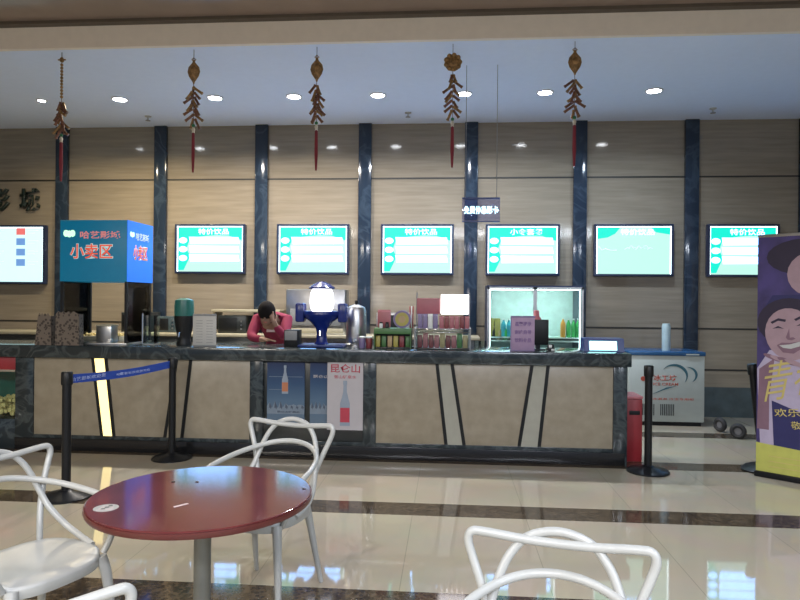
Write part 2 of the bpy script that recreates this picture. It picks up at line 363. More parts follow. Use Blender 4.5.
# ================================================================== LIGHT BOXES
def lightbox(x, z0, z1, w, label, kind, name='menu_light_box'):
    t = thing(name, label, 'menu board', (x, W-.004, z0), group='illuminated menu boards')
    h = z1-z0; f = .03; D = .08
    b = MB(); b.box(-w/2, w/2, -D, 0, 0, f, .004).box(-w/2, w/2, -D, 0, h-f, h, .004).box(-w/2, -w/2+f, -D, 0, f, h-f).box(w/2-f, w/2, -D, 0, f, h-f)
    b.build('frame', M['navyframe'], t)
    lp = MB().box(-w/2+f, w/2-f, -D+.02, -.01, f, h-f).build('light_panel', M['brd'] if kind != 'price' else M['brdpale'], t)
    a = w/2-f; y = -D+.019; H = h-f
    e = MB()
    for s in (-1, 1): e.box(s*(a-.006)-.006, s*(a-.006)+.006, y-.004, y, f, H)
    e.box(-a, a, y-.004, y, H-.012, H); e.build('edge_light', M['edge'], lp)
    if kind in ('rows', 'hill', 'rows2', 'pic'):
        bg = MB()
        bg.prism([(-a+.012, H-.012), (a-.012, H-.012), (a-.012, H-.20), (.55*a, H-.13), (.2*a, H-.125), (-.1*a, H-.135), (-.60*a, H-.165), (-.72*a, H-.32), (-.6*a, H-.42), (-.80*a, f+.02), (-a+.012, f+.02)] if kind != 'hill' else
                 [(-a+.012, H-.012), (-.35*a, H-.012), (-.5*a, H-.10), (-.7*a, H-.15), (-a+.012, H-.17)], 'y', y-.003, y)
        if kind == 'hill': MB().prism([(a-.012, H-.012), (.45*a, H-.012), (.6*a, H-.08), (a-.012, H-.11)], 'y', y-.003, y).build('turquoise_print', M['teal'], lp)
        bg.build('turquoise_print', M['teal'], lp)
        text('小食套餐' if kind == 'pic' else '特价饮品', .44, .085, M['brdw'], 'title', lp, (.05, y-.003, H-.075), .012)
        if kind != 'hill':
            d = MB()
            for j in range(3):
                zz = H-.20-.125*j
                pts = [(-.82*a+.06*math.cos(q*PI/8), zz+.042*math.sin(q*PI/8)) for q in range(16)]
                d.prism(pts, 'y', y-.006, y-.0032)
            d.build('icon', M['brdw'], lp)
            r = MB()
            for j in range(3):
                zz = H-.20-.125*j
                r.prism([(-.64*a, zz+.05), (.86*a, zz+.045), (.9*a, zz-.045), (-.60*a, zz-.052)], 'y', y-.005, y-.0032)
            r.build('menu_rows', M['brdw'], lp)
            g = MB()
            for j in range(3):
                zz = H-.20-.125*j
                for q in range(4):
                    x0 = -.55*a+q*.36*a; g.box(x0, x0+.24*a, y-.0065, y-.005, zz-.006, zz+.004)
            g.build('fine_print', M['brdpale'], lp)
        if kind == 'pic':
            MB().prism([(-.06+.07*math.cos(q*PI/8), .24+.03*math.sin(q*PI/8)) for q in range(16)], 'y', y-.009, y-.0066).build('plate_picture', M['brdgr'], lp)
        if kind == 'hill':
            g = MB()
            g.tube([(-a+.03, y-.004, .40), (-.85*a, y-.004, .35), (-.75*a, y-.004, .37), (-.62*a, y-.004, .345), (-.45*a, y-.004, .35)], .006, 6)
            for q in range(7): g.tube([(-.12+q*.05, y-.004, .36+.02*(q % 3)), (-.08+q*.05, y-.004, .385+.025*(q % 2)), (-.05+q*.05, y-.004, .37)], .0035, 5)
            g.build('ink_drawing', M['brdgr'], lp)
    if kind == 'price':
        g = MB(); q = MB(); r = MB()
        for j in range(4):
            zz = H-.06-.15*j
            (r if j == 0 else q).box(-.02*a+.12, .14*a+.17, y-.004, y, zz-.05, zz+.05)
            for c in (-.95*a, -.45*a, .55*a):
                g.box(c, c+.30*a, y-.003, y, zz+.01, zz+.02); g.box(c, c+.2*a, y-.003, y, zz-.03, zz-.022)
        g.build('price_lines', M['brdgr'], lp); q.build('product_picture', M['brdpic'], lp); r.build('product_picture', M['brdred'], lp)
    return t
spec = [(175, 245, 'rows', 'turquoise menu light box, first one right of the blue sign box'), (277, 349, 'rows2', 'turquoise menu light box above the blue drink machine'),
        (381, 454, 'rows', 'turquoise menu light box above the snack racks'), (486, 560, 'pic', 'turquoise menu light box with a small plate picture above the drinks cooler'),
        (594.5, 674, 'hill', 'white menu light box with thin ink drawing, above the counter end'), (708, 780, 'rows', 'turquoise menu light box partly behind the roll-up banner')]
for i, (a, b, kd, lab) in enumerate(spec):
    A = at(a, 224, W-.08); B = at(b, 224, W-.08); z1 = (A.z+B.z)/2
    lightbox((A.x+B.x)/2, z1-.70, z1, B.x-A.x, lab, kd)
B = at(45, 225, W-.08)
lightbox(B.x-.55, B.z-.85, B.z, 1.10, 'white price light box with product pictures, at the far left of the wall', 'price')
# letters on the wall
t = thing('wall_lettering', 'dark green cinema name characters mounted on the beige wall at far left', 'sign', (0, W-.005, 0))
c = at(31, 200, W); c0 = at(1, 200, W)
for i, ch in enumerate('城影艺哈'):
    x = c.x - i*(c.x-c0.x)
    text(ch, .30, .33, M['letter'], 'character', t, (x, 0, c.z-.0), .03, .04)
# hanging led sign
p0 = at(462, 221, 6.7); p1 = at(500, 199, 6.7); w_, h_ = p1.x-p0.x, p1.z-p0.z
t = thing('hanging_led_sign', 'small translucent blue sign with glowing characters, hung on two wires from the ceiling', 'sign', ((p0.x+p1.x)/2, 6.7, p0.z))
MB().box(-w_/2, w_/2, -.006, .006, 0, h_, .002).build('acrylic_plate', M['acryl'], t)
MB().box(-w_/2, w_/2, -.012, .012, h_, h_+.016).box(-w_/2, w_/2, -.01, .01, -.012, 0).build('rail', M['blue_d'], t)
text('免费停靠影卡', w_*.9, h_*.36, M['led'], 'glowing_characters', t, (0, -.007, h_*.5), .012)
for s in (-.16, .16): MB().tube([(s, 0, h_+.01), (s, 0, CZ-p0.z)], .0035, 6).build('hanging_wire', M['greyp'], t)
# ================================================================== HANGING ORNAMENTS
def ornament(px, kind, zlift, zlen, label, seed):
    rnd = random.Random(seed)
    x = at(px, 50, EDGE+.06).x
    t = thing('hanging_ornament', label, 'ornament', (x, EDGE+.06, CZ), group='firecracker ornaments along the ceiling edge')
    MB().tube([(0, 0, 0), (0, 0, -zlen+.25)], .003, 6).build('cord', M['cord'], t)
    z = -.08-zlift
    if kind == 'oval':
        b = MB(); b.lathe([(.008, .03), (.016, .0), (.055, -.045), (.064, -.09), (.05, -.135), (.012, -.19), (.006, -.21)], (0, 0, z), 10, sy=.5)
        b.tube([(0, 0, z+.05), (.02, 0, z+.03), (0, 0, z+.01), (-.02, 0, z+.03)], .006, 6, closed=True)
        b.ball((0, -.028, z-.08), .03, sc=(1, .5, 1.2)); b.build('medallion', M['gold'], t); z -= .23
    elif kind == 'round':
        b = MB(); b.ball((0, 0, z-.07), .082, sc=(1, .4, 1.0), u=14, v=10)
        for q in range(9): b.ball((.066*math.cos(q*.7), -.016, z-.07+.066*math.sin(q*.7)), .024, u=8, v=6)
        b.box(-.02, .02, -.045, 0, z-.09, z-.05, .004); b.build('medallion', M['gold'], t); z -= .17
    else:
        b = MB()
        b.box(-.04, .04, -.004, .004, z, z+.012).lathe([(.01, .03), (.02, .015), (.02, -.01), (.008, -.02)], (0, 0, z), 10)
        for q in range(11): b.ball((0, 0, z-.045-q*.032), .0155, u=8, v=6)
        b.build('bead_chain', M['gold'], t); z -= .40
    n = 16 if kind != 'chain' else 18
    span = zlen - .25 - abs(z) - .05
    for k in range(n):
        zz = z-.02-span*(k//2)/(n/2)
        s = -1 if k % 2 else 1
        an = rnd.uniform(.15, 1.0)*s; L = rnd.uniform(.07, .115); yy = rnd.uniform(-.03, .03)
        b0 = Vector((s*.006, yy, zz)); b1 = b0+Vector((math.sin(an)*L, 0, -math.cos(an)*L))
        dv = (b1-b0).normalized()
        MB().tube([b0-dv*.004, b0, b0+dv*.012, b0+dv*.0125, b1-dv*.0125, b1-dv*.012, b1], [.007, .015, .015, .0125, .0125, .015, .015], 9).build('firecracker', M['gold'] if k % 3 == 0 else M['cracker'], t)
    z = -zlen+.25
    MB().ball((0, 0, z), .017, u=10, v=8).build('green_bead', M['jade'], t)
    MB().lathe([(.008, .0), (.018, -.02), (.012, -.045), (.016, -.055)], (0, 0, z-.015), 10).build('cream_bead', M['bead'], t)
    b = MB(); b.lathe([(.008, 0), (.013, -.02), (.0145, -.1), (.0145, -.26), (.012, -.36), (.008, -.40)], (0, 0, z-.06), 12)
    for q in range(10): b.tube([(.012*math.cos(q), .012*math.sin(q), z-.08), (.0145*math.cos(q), .0145*math.sin(q), z-.3), (.008*math.cos(q), .008*math.sin(q), z-.44)], .003, 5)
    b.build('tassel', M['tassel'], t)
    return t
ornament(62, 'chain', .0, 1.08, 'long gold bead-chain ornament with firecrackers and dark tassel, leftmost of the five', 1)
ornament(194, 'oval', .05, 1.0, 'gold firecracker ornament with red tassel, second of the five from the left', 2)
ornament(317, 'oval', .05, .99, 'gold firecracker ornament with red tassel, middle one of the five', 3)
ornament(453, 'round', .03, .97, 'gold ornament with a large round coin medallion above its firecrackers', 4)
ornament(575, 'oval', .03, .97, 'gold firecracker ornament in front of a dark post, rightmost of the five', 5)
# ================================================================== COUNTER
xR = XX(627, YB, 400); xA = XX(16, YB, 400)
ZT = 1.05
def cx(px, py=400): return XX(px, YB, py)
ct = thing('service_counter', 'long snack counter base of beige stone panels framed in dark marble', 'counter', (0, YB, 0))
def cpart(name, m, x0, x1, z0, z1, y0=0, y1=.5, bev=.004):
    return MB().box(x0, x1, y0, y1, z0, z1, bev).build(name, m, ct)
ZP = .12; ZU = ZT-.125
cpart('plinth', M['plinth'], xA, xR-.02, 0, ZP, -.02, .5)
cpart('body', M['dkcab'], xA+.02, xR-.05, ZP, ZU, .03, .55)
pill = [(16, 34), (250, 263), (363, 376), (613, 627)]
for a, b in pill: cpart('marble_pillar', M['cmarble'], cx(a), cx(b), 0 if b == 627 else ZP, ZU, -.015, .56)
cpart('bottom_rail', M['cmarble'], xA, xR, ZP, ZP+.035, -.01, .03)
for a, b in ((34, 250), (376, 613)): cpart('stone_panel', M['cpanel'], cx(a), cx(b), ZP+.03, ZU, 0, .04)
def diag(t0, t1, b0, b1, m, lab=None):
    """slanted strip between two dark edges: px at the top and at the bottom"""
    zt, zb = ZU-.0, ZP+.035
    X = [cx(t0, 362), cx(t1, 362), cx(b1, 447), cx(b0, 447)]
    o = MB().prism([(X[0], zt), (X[1], zt), (X[2], zb), (X[3], zb)], 'y', -.006, .01).build('slanted_strip', m, ct)
    if lab: o['label'] = lab
    e = MB(); g = .016
    for (u, v) in ((X[0], X[3]), (X[1], X[2])):
        e.prism([(u-g, zt), (u+g, zt), (v+g, zb), (v-g, zb)], 'y', -.009, .012)
    e.build('strip_edging', M['black'], ct)
diag(93, 106, 102, 114, M['warm'], 'glowing warm yellow slanted strip')
diag(177, 191, 165, 182, M['cpanel'])
diag(437, 452, 446, 464, M['cstrip'])
diag(532, 548, 519, 539, M['cstrip'])
top = MB().box(-7.6, xR+.03, YB-.045, YB+.62, ZU, ZT, .008).build('countertop', M['cmarble']); tag(top, 'continuous dark marble countertop running the length of the snack counter', 'countertop')
# posters in the recess
def poster(x0, x1, z0, z1, y, label, kind):
    t = thing('poster', label, 'poster', ((x0+x1)/2, y, z0), group='drink posters on the counter front')
    w, h = x1-x0, z1-z0
    sh = MB().box(-w/2, w/2, 0, .008, 0, h).build('sheet', M['pp_blue'] if kind != 'white' else M['ppw'], t)
    def bottle(cx_, zb, hb, mats, yy):
        s = hb
        prof = [(-.0, .13), (.02, .135), (.5, .13), (.62, .085), (.75, .05), (.9, .042), (.92, .055), (1, .052)]
        pts = [(cx_+r*s*.85, zb+q*s) for q, r in prof]+[(cx_-r*s*.85, zb+q*s) for q, r in prof[::-1]]
        MB().prism(pts, 'y', yy-.002, yy).build('bottle_print', mats[0], sh)
        MB().box(cx_-.105*s, cx_+.105*s, yy-.0035, yy-.0021, zb+.08*s, zb+.40*s).build('bottle_label_print', mats[1], sh)
    if kind == 'white':
        text('昆仑山', w*.82, h*.125, M['pred'], 'title', sh, (0, 0, h*.90), .01)
        text('雪山矿泉水', w*.62, h*.05, M['pred'], 'subtitle', sh, (0, 0, h*.775), .0)
        bottle(0, .04, h*.66, (M['pgrey'], M['pred']), 0)
    else:
        mt = MB(); n = 14; zz = h*.30
        pts = [(-w/2+w*i/n, zz+(.030 if i % 2 else .0)+.022*math.sin(i*2.7)) for i in range(n+1)]
        mt.prism(pts+[(w/2, h*.18), (-w/2, h*.18)], 'y', -.002, 0); mt.build('mountain_print', M['pp_lt'], sh)
        d = MB()
        for i in range(1, n, 2):
            X0 = -w/2+w*i/n; d.prism([(X0, pts[i][1]-.002), (X0+w/n*.8, zz-.004), (X0+w/n*.5, zz-.03), (X0+.004, zz-.012), (X0-.006, zz-.022)], 'y', -.0035, -.0021)
        d.build('mountain_shadow_print', M['pdark'], sh)
        if kind == 'blue':
            MB().box(-w*.45, w*.45, -.002, 0, h*.765, h*.772).box(-w*.45, -w*.1, -.002, 0, h*.56, h*.566).build('print_line', M['pp_lt'], sh)
            bottle(-w*.02, h*.50, h*.45, (M['pgrey'], M['porange']), -.0025)
            text('昆仑山矿泉水', w*.6, h*.03, M['pdark'], 'caption', sh, (w*.08, -.0022, h*.215), .005)
        else: text('昆仑山', w*.55, h*.05, M['ppw'], 'title', sh, (-.03, 0, h*.78), .02)
A = at(267, 357, YB-.0); B = at(304, 426, YB)
poster(A.x, B.x, B.z, ZU-.01, YB+.014, 'blue mountain and bottle poster on the counter front, above the middle chair', 'blue')
A = at(310, 357, YB); B = at(337, 426, YB)
poster(A.x, B.x, B.z, ZU-.01, YB+.014, 'narrow blue mountain poster partly covered by the white bottle poster', 'blue2')
A = at(328, 361, YB); B = at(363, 430, YB)
poster(A.x, B.x, B.z, A.z, YB-.024, 'white poster with red characters and a tall glass bottle', 'white')
# far left display case under the worktop
t = thing('glass_display_case', 'glass fronted display case with a red header at the far left end of the counter', 'display case', (0, YB, 0))
x0, x1 = -7.5, xA-.01
MB().box(x0, x1, 0, .5, 0, .30, .004).build('base_cabinet', M['cmarble'], t)
MB().box(x0, x1, 0, .5, .79, ZU-.002, .004).build('header_panel', M['red'], t)
MB().box(x0, x1, .46, .5, .30, .79).build('back_panel', M['tealg'], t)
MB().box(x0, x1, .004, .012, .30, .79).build('glass_front', M['glass'], t)
MB().box(x0, x1, -.002, .02, .775, .795).build('steel_trim', M['chrome'], t)
b = MB()
r = random.Random(3)
for i in range(420):
    xx = r.uniform(x1-1.3, x1-.03); hh = .34+.16*(1-abs((xx-(x1-.1))/1.3))*r.random()
    b.ball((xx, r.uniform(.05, .42), hh), r.uniform(.018, .03), u=6, v=4)
o = b.build('popcorn_heap', M['corn']); o.location = (0, YB, 0); o['kind'] = 'stuff'; tag(o, 'heap of yellow popcorn inside the glass display case', 'popcorn')
# ================================================================== THINGS ON THE COUNTER
YC = YB+.25
# popcorn kiosk header box over glass cabinet
xl = at(60, 250, YB+.08).x; xr = at(127, 250, YB+.08).x
zt = at(100, 220, YB+.08).z; dpt = .55
kz0 = zt-.62
kt = thing('popcorn_cabinet', 'glass popcorn cabinet on the counter carrying a big blue illuminated header', 'popcorn cabinet', ((xl+xr)/2, YB+.08, ZT))
w = xr-xl; H0, H1 = kz0-ZT, zt-ZT
hb = MB().box(-w/2, w/2, 0, dpt, H0, H1, .003).build('header_box', M['blue1'], kt)
hb['label'] = 'glowing teal blue header box with red characters'
MB().box(w/2+.0005, w/2+.006, .0, dpt, H0, H1).build('side_light_face', M['blue2'], hb)
def outlined(s, ww, hh, loc, par, rz=0):
    text(s, ww*1.03, hh*1.08, M['signwhite'], 'character_outline', par, loc, .045, .002, rz)
    q = Vector(loc)+Matrix.Rotation(rz, 3, 'Z') @ Vector((0, -.0022, 0))
    text(s, ww, hh, M['signred'], 'large_characters', par, q, .012, .002, rz)
outlined('小卖区', w*.63, .148, (-.02, -.001, H1-.315), hb)
text('哈艺影城', w*.60, .078, M['signpink'], 'small_characters', hb, (w*.1, -.001, H1-.15), .02)
def logo(loc, par, rz, s=1):
    b = MB()
    for q in (-1, 0, 1): b.prism([(q*.028*s+.022*s*math.cos(a*PI/6), .028*s*math.sin(a*PI/6)-(.0 if q else .006)) for a in range(12)], 'y', -.003+.0004*q, 0)
    b.build('logo', M['signgreen'], par, loc, rz)
logo((-w*.36, -.001, H1-.135), hb, 0, 1.25)
outlined('小卖区', dpt*.55, .148, (w/2+.008, dpt*.48, H1-.315), hb, PI/2)
text('哈艺影城', dpt*.52, .078, M['signwhite'], 'small_characters', hb, (w/2+.008, dpt*.56, H1-.15), .02, rz=PI/2)
logo((w/2+.008, dpt*.16, H1-.135), hb, PI/2, .9)
for sx in (-1, 1):
    for yy in (.02, dpt-.02): MB().box(sx*(w/2-.015)-.012, sx*(w/2-.015)+.012, yy-.012, yy+.012, 0, H0).build('corner_post', M['blackm'], kt)
for s_ in (-1, 1): MB().box(s_*(w/2-.004)-.002, s_*(w/2-.004)+.002, .03, dpt-.03, .02, H0).build('side_glass', M['glass'], kt)
MB().box(-w/2, w/2, 0, dpt, 0, .02, .003).build('base_tray', M['steel'], kt)
# popcorn kettle box and jars in it
p = at(103, 330, YC)
def smallbox(name, label, cat, pa, pb, Y, dep, m, group=None, z=ZT, bev=.006, extra=None):
    """object whose front shows between two photo corners, standing at height z"""
    a = at(pa[0], pa[1], Y); b = at(pb[0], pb[1], Y); zt_ = a.z if a.z > z+.01 else z+.05
    t = thing(name, label, cat, ((a.x+b.x)/2, Y, z), group=group)
    w = b.x-a.x; h = zt_-z
    MB().box(-w/2, w/2, 0, dep, 0, h, bev).build('body', m, t)
    return t, w, h
t, w2, h2 = smallbox('steel_canister', 'pale square steel canister with a lid, inside the popcorn cabinet', 'canister', (96, 326), (111, 346), YB+.2, .14, M['steel'], z=ZT+.02)
MB().box(-w2/2-.004, w2/2+.004, -.004, .144, h2, h2+.012, .003).build('lid', M['cream'], t)
t, w2, h2 = smallbox('serving_tray', 'low cream tray of popcorn at the back of the popcorn cabinet', 'tray', (80, 336), (119, 346), YB+.40, .16, M['cream'], z=ZT+.02)
b = MB(); r = random.Random(5)
for i in range(90): b.ball((r.uniform(-w2/2+.02, w2/2-.02), r.uniform(.02, .14), h2+r.uniform(0, .02)), .014, u=6, v=4)
b.build('popcorn', M['corn'], t)
# speckled bags
def bag(pa, pb, Y, lab, skew):
    a = at(*pa, Y); b = at(*pb, Y); w = b.x-a.x; h = a.z-ZT
    t = thing('paper_bag', lab, 'paper bag', ((a.x+b.x)/2, Y, ZT), group='speckled paper bags')
    q = MB(); q.prism([(-w/2, 0), (w/2, 0), (w/2-.006, h), (-w/2+skew, h)], 'y', 0, .08); q.build('bag', M['leop'], t)
    q = MB(); n = 9
    q.prism([(-w/2+skew, h)] + [(-w/2+skew+(w-skew-.006)*i/n, h+(.03 if i % 2 else .012)) for i in range(1, n)] + [(w/2-.006, h)], 'y', 0, .004).build('zigzag_top', M['leop'], t)
bag((35, 316), (51, 343), YB-.03, 'narrower speckled brown paper bag, left one of the two', .03)
bag((55, 314), (79, 343), YB-.03, 'wider speckled brown paper bag, beside the popcorn cabinet', .008)
# glass jug
p = at(151, 345, YB+.25)
t = thing('acrylic_cup_dispenser', 'clear square acrylic dispenser right of the popcorn cabinet', 'dispenser', (p.x, YB+.25, ZT))
b = MB(); 
for s in (-1, 1): b.box(s*.06-.003, s*.06+.003, -.06, .06, 0, .30); b.box(-.06, .06, s*.06-.003, s*.06+.003, 0, .30)
b.build('walls', M['glass'], t); MB().box(-.065, .065, -.065, .065, 0, .012).build('foot', M['steel'], t)
MB().box(-.065, -.055, -.065, -.055, 0, .32).build('edge_rod', M['chrome'], t)
# dark vase shaped dispenser
p = at(184, 344, YB+.22)
t = thing('juice_dispenser', 'dark tapered drink dispenser with a teal top on the counter', 'drink dispenser', (p.x, YB+.22, ZT))
MB().lathe([(.075, 0), (.078, .02), (.066, .05), (.07, .10), (.088, .20), (.10, .28), (.1, .30)], seg=24).build('body', M['black'], t)
MB().lathe([(.096, .30), (.098, .40), (.09, .46), (.03, .48)], seg=24).build('tank', M['tealg'], t)
MB().tube([(0, -.09, .13), (0, -.13, .13), (0, -.13, .09)], .008, 8).build('tap', M['chrome'], t)
# framed price sheet
a = at(193, 316, YB+.12); b_ = at(216, 347, YB+.12)
t = thing('menu_stand', 'white upright price sheet stand on the counter, left of the clerk', 'menu stand', ((a.x+b_.x)/2, YB+.12, ZT))
w = b_.x-a.x; h = a.z-ZT
MB().box(-w/2, w/2, 0, .006, .01, h, .002).build('sheet', M['offwhite'], t)
MB().box(-w/2-.006, w/2+.006, -.003, .05, 0, .012).box(-w/2, w/2, -.002, .01, h, h+.02).build('holder', M['greyp'], t)
q = MB()
for k in range(9):
    for c_ in (-.36, .08): q.box(w*c_, w*(c_+.28), -.001, 0, h*(.12+.09*k), h*(.12+.09*k)+.005)
q.build('price_lines', M['stick'], t)
# blue machine
p = at(321, 343, YB+.22)
t = thing('drink_tower', 'royal blue drink machine with flared bowl and glowing white drum', 'drink machine', (p.x, YB+.25, ZT))
MB().box(-.22, .24, -.12, .14, 0, .03, .012).build('base_plate', M['blue_d'], t)
MB().lathe([(.075, .03), (.055, .06), (.05, .14), (.06, .19), (.11, .25), (.165, .29), (.19, .33), (.185, .36), (.17, .36), (.12, .33)], seg=32).build('pedestal_bowl', M['blue'], t)
for s in (-1, 1): MB().box(s*.215-.045, s*.215+.045, -.07, .07, .25, .44, .02).build('side_tank', M['blue'], t)
MB().lathe([(.05, .325), (.09, .345), (.115, .39), (.122, .46), (.115, .54), (.09, .60), (.03, .61)], seg=32).build('lit_drum', M['globe'], t)
MB().lathe([(.13, .585), (.13, .60), (.07, .64), (.02, .66)], seg=24).build('cap', M['blue'], t)
MB().tube([(0, -.06, .16), (0, -.10, .16), (0, -.105, .12)], .012, 8).build('tap', M['chrome'], t)
# pos terminal behind
t, w2, h2 = smallbox('cash_register', 'dark cash register terminal between the clerk and the blue machine', 'cash register', (284, 330), (298, 346), YB+.2, .16, M['black'])
MB().box(-w2/2+.01, w2/2-.01, -.012, 0, h2*.4, h2*.95, .003).build('screen', M['greyp'], t)
# steel urn
p = at(356, 344, YB+.42)
t = thing('steel_urn', 'tall shiny steel urn behind the counter, right of the blue machine', 'urn', (p.x-.01, YB+.495, ZT))
MB().lathe([(.115, 0), (.115, .02), (.10, .03), (.105, .06), (.105, .36), (.09, .40), (.02, .43)], seg=28).build('body', M['steel'], t)
MB().lathe([(.012, .43), (.018, .45), (.018, .47)], seg=12).build('lid_knob', M['black'], t)
MB().tube([(0, -.105, .08), (0, -.14, .08), (0, -.14, .05)], .01, 8).build('tap', M['chrome'], t)
# small jars by the urn
for k, (px, m, lab) in enumerate(((362, 'lilac', 'small lilac capped tub in front of the steel urn'), (369, 'redp', 'small dark red tub beside the green snack rack'))):
    p = at(px, 344, YB+.2); t = thing('snack_tub', lab, 'tub', (p.x, YB+.2, ZT), group='small tubs beside the green rack')
    MB().lathe([(.028, 0), (.032, .01), (.034, .09), (.03, .1)], seg=16).build('tub', M[m], t)
    MB().lathe([(.035, .1), (.035, .112), (.03, .115)], seg=16).build('lid', M['whitep'], t)
# green snack rack
a = at(374, 328, YB+.14); b_ = at(411, 347, YB+.14)
xg0, xg1 = a.x, b_.x
t = thing('green_snack_rack', 'green rimmed counter rack full of small snack packs', 'snack rack', ((xg0+xg1)/2, YB+.14, ZT))
w = xg1-xg0
MB().box(-w/2, w/2, 0, .22, .0, .014, .003).box(-w/2, w/2, .2, .22, .0, .19).build('tray', M['dkcab'], t)
MB().box(-w/2, w/2, -.012, .006, .145, .195, .004).box(-w/2, w/2, -.012, .21, .19, .20, .003).build('green_rim', M['green'], t)
for s in (-1, 1): MB().box(s*(w/2-.004)-.004, s*(w/2-.004)+.004, -.005, .22, 0, .19).build('side_panel', M['green'], t)
def packet(x, y, z, w, h, d, m, lab, group, tilt=0):
    o = MB().box(-w/2, w/2, -d/2, d/2, .0, h, min(w, d)*.3).box(-w/2, w/2, -.0015, .0015, h-.004, h+.01).build('snack_packet', M[m])
    o.location = (x, y, z); o.rotation_euler = (tilt, 0, random.uniform(-.1, .1)); tag(o, lab, 'snack packet', group); return o
for k, m in enumerate(('yellow', 'green', 'tan', 'yellow', 'redp', 'green')):
    packet(xg0+.035+k*(w-.07)/5, YB+.19, ZT+.014, .048, .10, .03, m, 'small snack packet standing in the green rimmed rack', 'packets in the green rack')
# things on top of the green rack
packet(xg0+.09, YB+.24, ZT+.201, .13, .17, .04, 'pink', 'large pink snack packet on top of the green rack', None)
p = at(402, 322, YB+.2)
t = thing('round_snack_tin', 'round tin with a yellow patterned face leaning on top of the green rack', 'tin', (p.x, YB+.2, ZT+.201))
def disc(t, name, m, r, y0, y1, zc, sx=1): 
    return MB().prism([(sx*r*math.cos(q*PI/14), zc+r*math.sin(q*PI/14)) for q in range(28)], 'y', y0, y1).build(name, m, t)
disc(t, 'tin_body', M['lilac'], .088, 0, .03, .088); disc(t, 'yellow_face', M['yellow'], .068, -.004, 0, .088); disc(t, 'pink_centre', M['tan'], .035, -.007, -.0041, .088)
for k, m in enumerate(('whitep', 'dkcab')):
    p = at(381+k*6, 327, YB+.16); t = thing('seasoning_jar', ('white' if k == 0 else 'dark')+' seasoning jar on the front edge of the green rack', 'jar', (p.x, YB+.165, ZT+.201))
    MB().lathe([(.016, 0), (.018, .01), (.018, .04), (.014, .048)], seg=14).build('jar', M[m], t); MB().lathe([(.016, .048), (.016, .06)], seg=14).build('lid', M['black'], t)
# lollipop stand: red and white sticks
p = at(411, 325, YB+.2)
t = thing('lollipop_stand', 'thin stand of red and white sticks between the tin and the glass snack case', 'stand', (p.x, YB+.27, ZT+.201 if False else ZT))
MB().lathe([(.03, 0), (.03, .012), (.008, .018), (.008, .2)], seg=14).build('foot', M['black'], t)
for k in range(3): MB().tube([((k-1)*.012, 0, .2), ((k-1)*.016, 0, .42)], .006, 8).build('stick', M['red' if k != 1 else 'white'], t)
# glass snack case
a = at(415, 330, YB+.1); b_ = at(470, 348, YB+.1)
w = b_.x-a.x; xc = (a.x+b_.x)/2
t = thing('glass_snack_case', 'two tier glass snack case with chrome rails and a bright light panel', 'display case', (xc, YB+.1, ZT))
MB().box(-w/2, w/2, 0, .34, 0, .012, .003).build('floor_plate', M['dkcab'], t)
MB().box(-w/2, w/2, 0, .34, .175, .183).build('shelf', M['glass'], t)
for z in (.012, .17, .20): MB().tube([(-w/2, 0, z), (w/2, 0, z)], .006, 8).build('chrome_rail', M['chrome'], t)
for s in (-1, 1): 
    MB().box(s*w/2-.008, s*w/2+.008, -.005, .34, .0, .21).build('side_frame', M['greyp'], t)
    MB().box(s*w/2-.006, s*w/2+.006, .32, .34, .0, .56).build('rear_post', M['greyp'], t)
MB().box(-w/2, w/2, .0, .005, .012, .2).build('front_glass', M['glass'], t)
MB().box(-.02, w/2-.01, .30, .335, .34, .54, .006).build('light_panel', M['caselight'], t)
MB().box(-w/2, -.03, .30, .335, .34, .50, .006).build('poster_panel', M['pink'], t)
for k in range(9):
    packet(xc-w/2+.045+k*(w-.09)/8, YB+.16, ZT+.014, .05, .115+.02*(k % 3 == 1), .03, ('redp', 'pink', 'redp', 'pink', 'tan', 'redp', 'pink', 'green', 'tan')[k], 'small snack packet in the lower tier of the glass snack case', 'lower tier snack packets')
for k in range(4):
    packet(xc-w/2+.045+k*.05, YB+.22, ZT+.186, .048, .15, .03, ('lilac', 'lilac', 'whitep', 'lilac')[k], 'lilac or white snack box at the left of the upper tier', 'lilac boxes on the upper tier')
for k in range(6):
    packet(xc-.01+k*.05, YB+.22, ZT+.186, .046, .13, .03, ('pink', 'redp', 'pink', 'pink', 'redp', 'pink')[k], 'pink snack packet at the right of the upper tier, under the light panel', 'pink packets on the upper tier')
# chrome pipe beside case
p = at(475, 345, YB+.2)
for k, (px, lab) in enumerate(((477, 'small clear glass tumbler right of the glass snack case'), (483, 'small clear glass tumbler just left of the drinks cooler'))):
    p = at(px, 346, YB+.15); t = tag(MB().lathe([(.024, 0), (.03, .09), (.027, .09), (.022, .006)], seg=16).build('glass_tumbler', M['glass'], None, (p.x, YB+.15, ZT)), lab, 'glass', 'small glass tumblers')
# pink notice
a = at(511.5, 317, YB+.1); b_ = at(534.5, 348, YB+.1)
w = b_.x-a.x; h = a.z-ZT
t = thing('pink_notice_stand', 'pink notice with lines of writing standing on the counter before the cooler', 'notice', ((a.x+b_.x)/2, YB+.1, ZT))
MB().box(-w/2, w/2, 0, .008, 0.005, h, .002).build('sheet', M['sgnpink'], t)
MB().box(-w/2-.006, w/2+.006, -.002, .012, h-.004, h+.012).box(-w/2-.008, -w/2, -.002, .012, 0, h).box(-w/2, w/2, -.01, .05, 0, .008).build('holder', M['lilac'], t)
for k, s in enumerate(('温馨提示', '谢绝自带', '饮料食品')): text(s, w*.72, h*.13, M['sgntxt'], 'writing', t, (0, -.001, h*(.80-.24*k)), .01)
